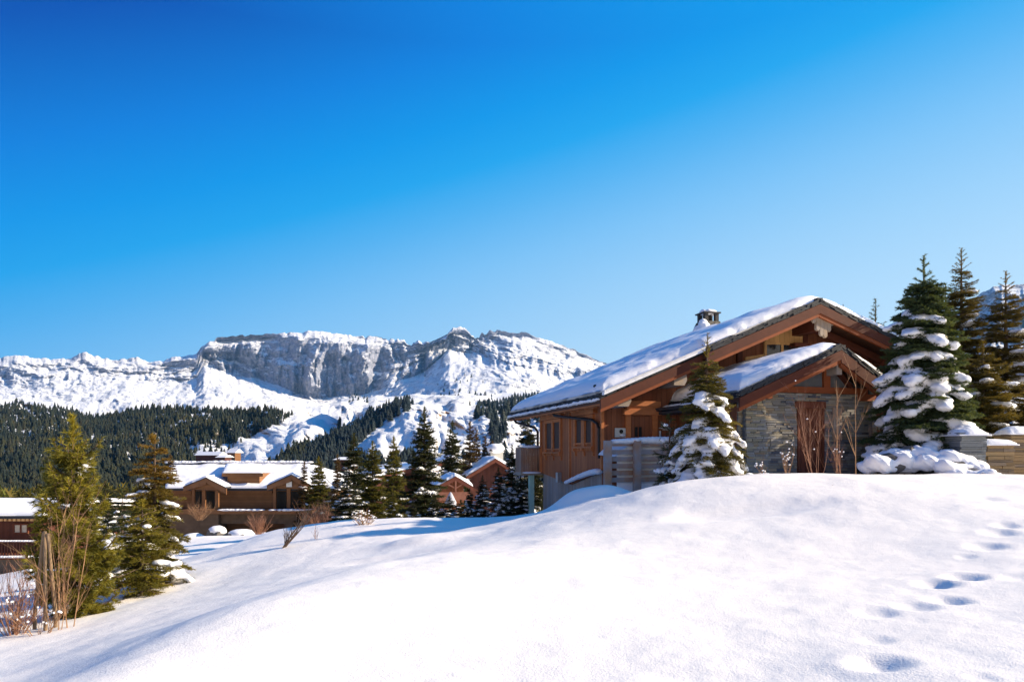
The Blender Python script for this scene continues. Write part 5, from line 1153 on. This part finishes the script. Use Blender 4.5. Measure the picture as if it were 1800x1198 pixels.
for i, (px, py, r, lab) in enumerate([(382,932,.9,'round snow capped rock at the foot of the log chalet terrace'),(424,938,1.3,'low wide snow capped rock in the middle below the terrace'),(340,945,1.1,'snow capped rock left of the round one'),(312,952,.9,'leftmost snow capped rock near the rusty spruce'),(365,952,.8,'flat snow capped rock closest to the field'),(460,944,1.0,'rightmost snow capped rock under the bare bushes')]):
    x, z = Q(px, py, 66); e = empty('rock', (x, 66, z-.9)); tag(e, lab, 'rock', LG); rnd = random.Random(i)
    w = MB(); w.lump((0, 0, .5), r, .7, 10, 7, .4, rnd); w.build('stone', M_rock, e)
    w = MB(); w.lump((0, 0, .95), r*.9, .42, 12, 7, .1, rnd); w.lump((r*.3, -.1, .85), r*.7, .4, 12, 7, .1, rnd); w.build('snow', M_snow_soft, e, True)
for i, (a, b_, lab) in enumerate([((80, 1101), (79, 933), 'upright middle wooden stake in front of the pine'), ((61, 1080), (77, 935), 'left stake of the three, leaning right to meet the middle one'), ((98, 1084), (84, 937), 'right stake of the three, leaning left to meet the middle one')]):
    Y = 10.1+(.2 if i else 0); x0, z0 = Q(a[0], a[1], Y); x1, z1 = Q(b_[0], b_[1], 10.1); w = MB(); w.tube([(0, 0, -.4), (0, 0, 0), ((x1-x0)*.5, -.1 if i else 0, (z1-z0)*.5), (x1-x0, -.2 if i else 0, z1-z0)], [.027, .027, .025, .022], 9)
    o = w.build('wooden_stake', M_stake); o.location = (x0, Y, z0); tag(o, lab, 'stake', 'stakes propping the young pine')
def bush(name, loc, H, spread, n, seed, mat, label, cat='bush', group=None, dens=5, r0=.008, curl=.3, snowp=0, lean=(0, 0)):
    rnd = random.Random(seed); w = MB(); sn = MB()
    def grow(p, d, L, r, lev):
        k = 5; pts = [p]; dd = Vector(d)
        for i in range(k):
            dd = (dd+Vector((rnd.uniform(-1, 1), rnd.uniform(-1, 1), rnd.uniform(-.6, .9)))*curl*.35).normalized(); pts.append(tuple(Vector(pts[-1])+dd*L/k))
        w.tube(pts, [r*(1-.8*i/k) for i in range(k+1)], 3 if lev else 4, cap=False)
        if lev < 2:
            for i in range(dens if lev == 0 else 3):
                t = rnd.uniform(.25, 1); q = pts[min(k, int(t*k))]; a = Vector((rnd.uniform(-1, 1), rnd.uniform(-1, 1), rnd.uniform(.1, 1.2))).normalized()
                grow(q, (dd+a*.9).normalized(), L*rnd.uniform(.25, .5), r*.55, lev+1)
        elif snowp and rnd.random() < snowp: sn.lump(pts[-1], rnd.uniform(.012, .026), .016, 6, 4, .2, rnd)
    for i in range(n):
        a = rnd.random()*6.28; s_ = rnd.random()**.7*spread; grow((math.cos(a)*.12*H*s_, math.sin(a)*.12*H*s_, -.1), Vector((math.cos(a)*s_+lean[0], math.sin(a)*s_+lean[1], 1)).normalized(), H*rnd.uniform(.55, 1.0), r0*rnd.uniform(.7, 1.3), 0)
    if snowp and sn.v:
        e = empty(name, loc); tag(e, label, cat, group); w.build('stem', mat, e); sn.build('snow', M_snow_soft, e, True); return e
    o = w.build(name, mat); o.location = loc; return tag(o, label, cat, group)
BB_ = 'bare bushes'
bush('bare_bush', at(1432, 15.3), 2.2, .5, 8, 3, M_twig, 'tall reddish bare bush in front of the annex door', group=BB_, dens=8, r0=.006, snowp=.02, lean=(-.12, 0))
bush('bare_bush', at(1478, 15.5), 1.2, .5, 7, 4, M_twig, 'shorter bare bush tipped with snow before the light shutter', group=BB_, dens=6, r0=.005, snowp=.05)
bush('bare_sapling', at(1470, 15.8), 2.9, .05, 1, 6, M_twig2, 'single thin straight bare sapling before the annex gable', cat='sapling', dens=7, r0=.014, curl=.08)
bush('bare_sapling', at(1505, 15.9), 3.1, .09, 1, 7, M_twig2, 'thin greyish bare sapling right of the straight one', cat='sapling', dens=8, r0=.015, curl=.10)
bush('dry_weed', at(1383, 15.0), .85, .35, 6, 8, M_twig2, 'dry yellow brown weed stalks left of the tall reddish bush', cat='plant', dens=3, r0=.006, snowp=.4)
bush('dry_weed', at(1340, 14.6), .42, .4, 5, 9, M_twig2, 'short dry weed stalks by the foot of the annex pier', cat='plant', dens=3, r0=.006, snowp=.3)
x, y, z = at(1463, 12.6); bush('twig', (x, y, z), .12, .15, 2, 5, M_twig, 'tiny lone twig poking out of the open snow below the bushes', cat='twig', dens=1, r0=.004)
bush('bare_bush', at(25, 10.0), 1.05, .6, 34, 12, M_twig, 'dense low reddish bush at the bottom left edge', group=BB_, dens=6, r0=.007, snowp=.03)
bush('bare_bush', at(70, 9.8), .65, .9, 10, 15, M_twig2, 'low tangle of bare stems around the feet of the stakes', group=BB_, dens=5, r0=.006, snowp=.1)
bush('bare_bush', at(100, 10.0), 2.05, .22, 5, 13, M_twig2, 'tall pale bare stems rising beside the stakes before the pine', group=BB_, dens=8, r0=.007, curl=.22)
bush('bare_bush', at(122, 10.2), 1.75, .25, 4, 14, M_twig2, 'pale bare stems right of the stakes at the foot of the pine', group=BB_, dens=8, r0=.007, curl=.25)
x, z = Q(562, 940, 58); bush('bare_bush', (x, 58, z), 2.7, .9, 110, 21, M_twig, 'thick round brown bush at the right corner of the log chalet', group=BB_, dens=7, r0=.02)
x, z = Q(455, 938, 62); bush('bare_bush', (x, 62, z), 1.9, 1.0, 50, 22, M_twig, 'dark low bush before the terrace of the log chalet', group=BB_, dens=6, r0=.018)
x, z = Q(350, 912, 66); bush('bare_bush', (x, 66, z), 1.9, 1.2, 40, 23, M_twig2, 'orange brown arching bush before the left doors of the log chalet', group=BB_, dens=6, r0=.02)
p = hit(494, 962); bush('dead_branches', p, 1.5, .25, 6, 24, M_bark, 'dark dead branches leaning right out of the snow before the log chalet', cat='branches', dens=4, r0=.016, lean=(.75, 0), curl=.2)
p = hit(556, 946); bush('twig', p, .45, .4, 4, 25, M_twig, 'few thin twigs sticking from the snow right of the dead branches', cat='twig', dens=2, r0=.008)
p = hit(640, 921); bush('snowy_grass', p, .5, 1.4, 40, 26, M_twig2, 'frosted tuft of dry grass on the crest before the dark spruce', cat='grass tuft', dens=2, r0=.008, snowp=.3)
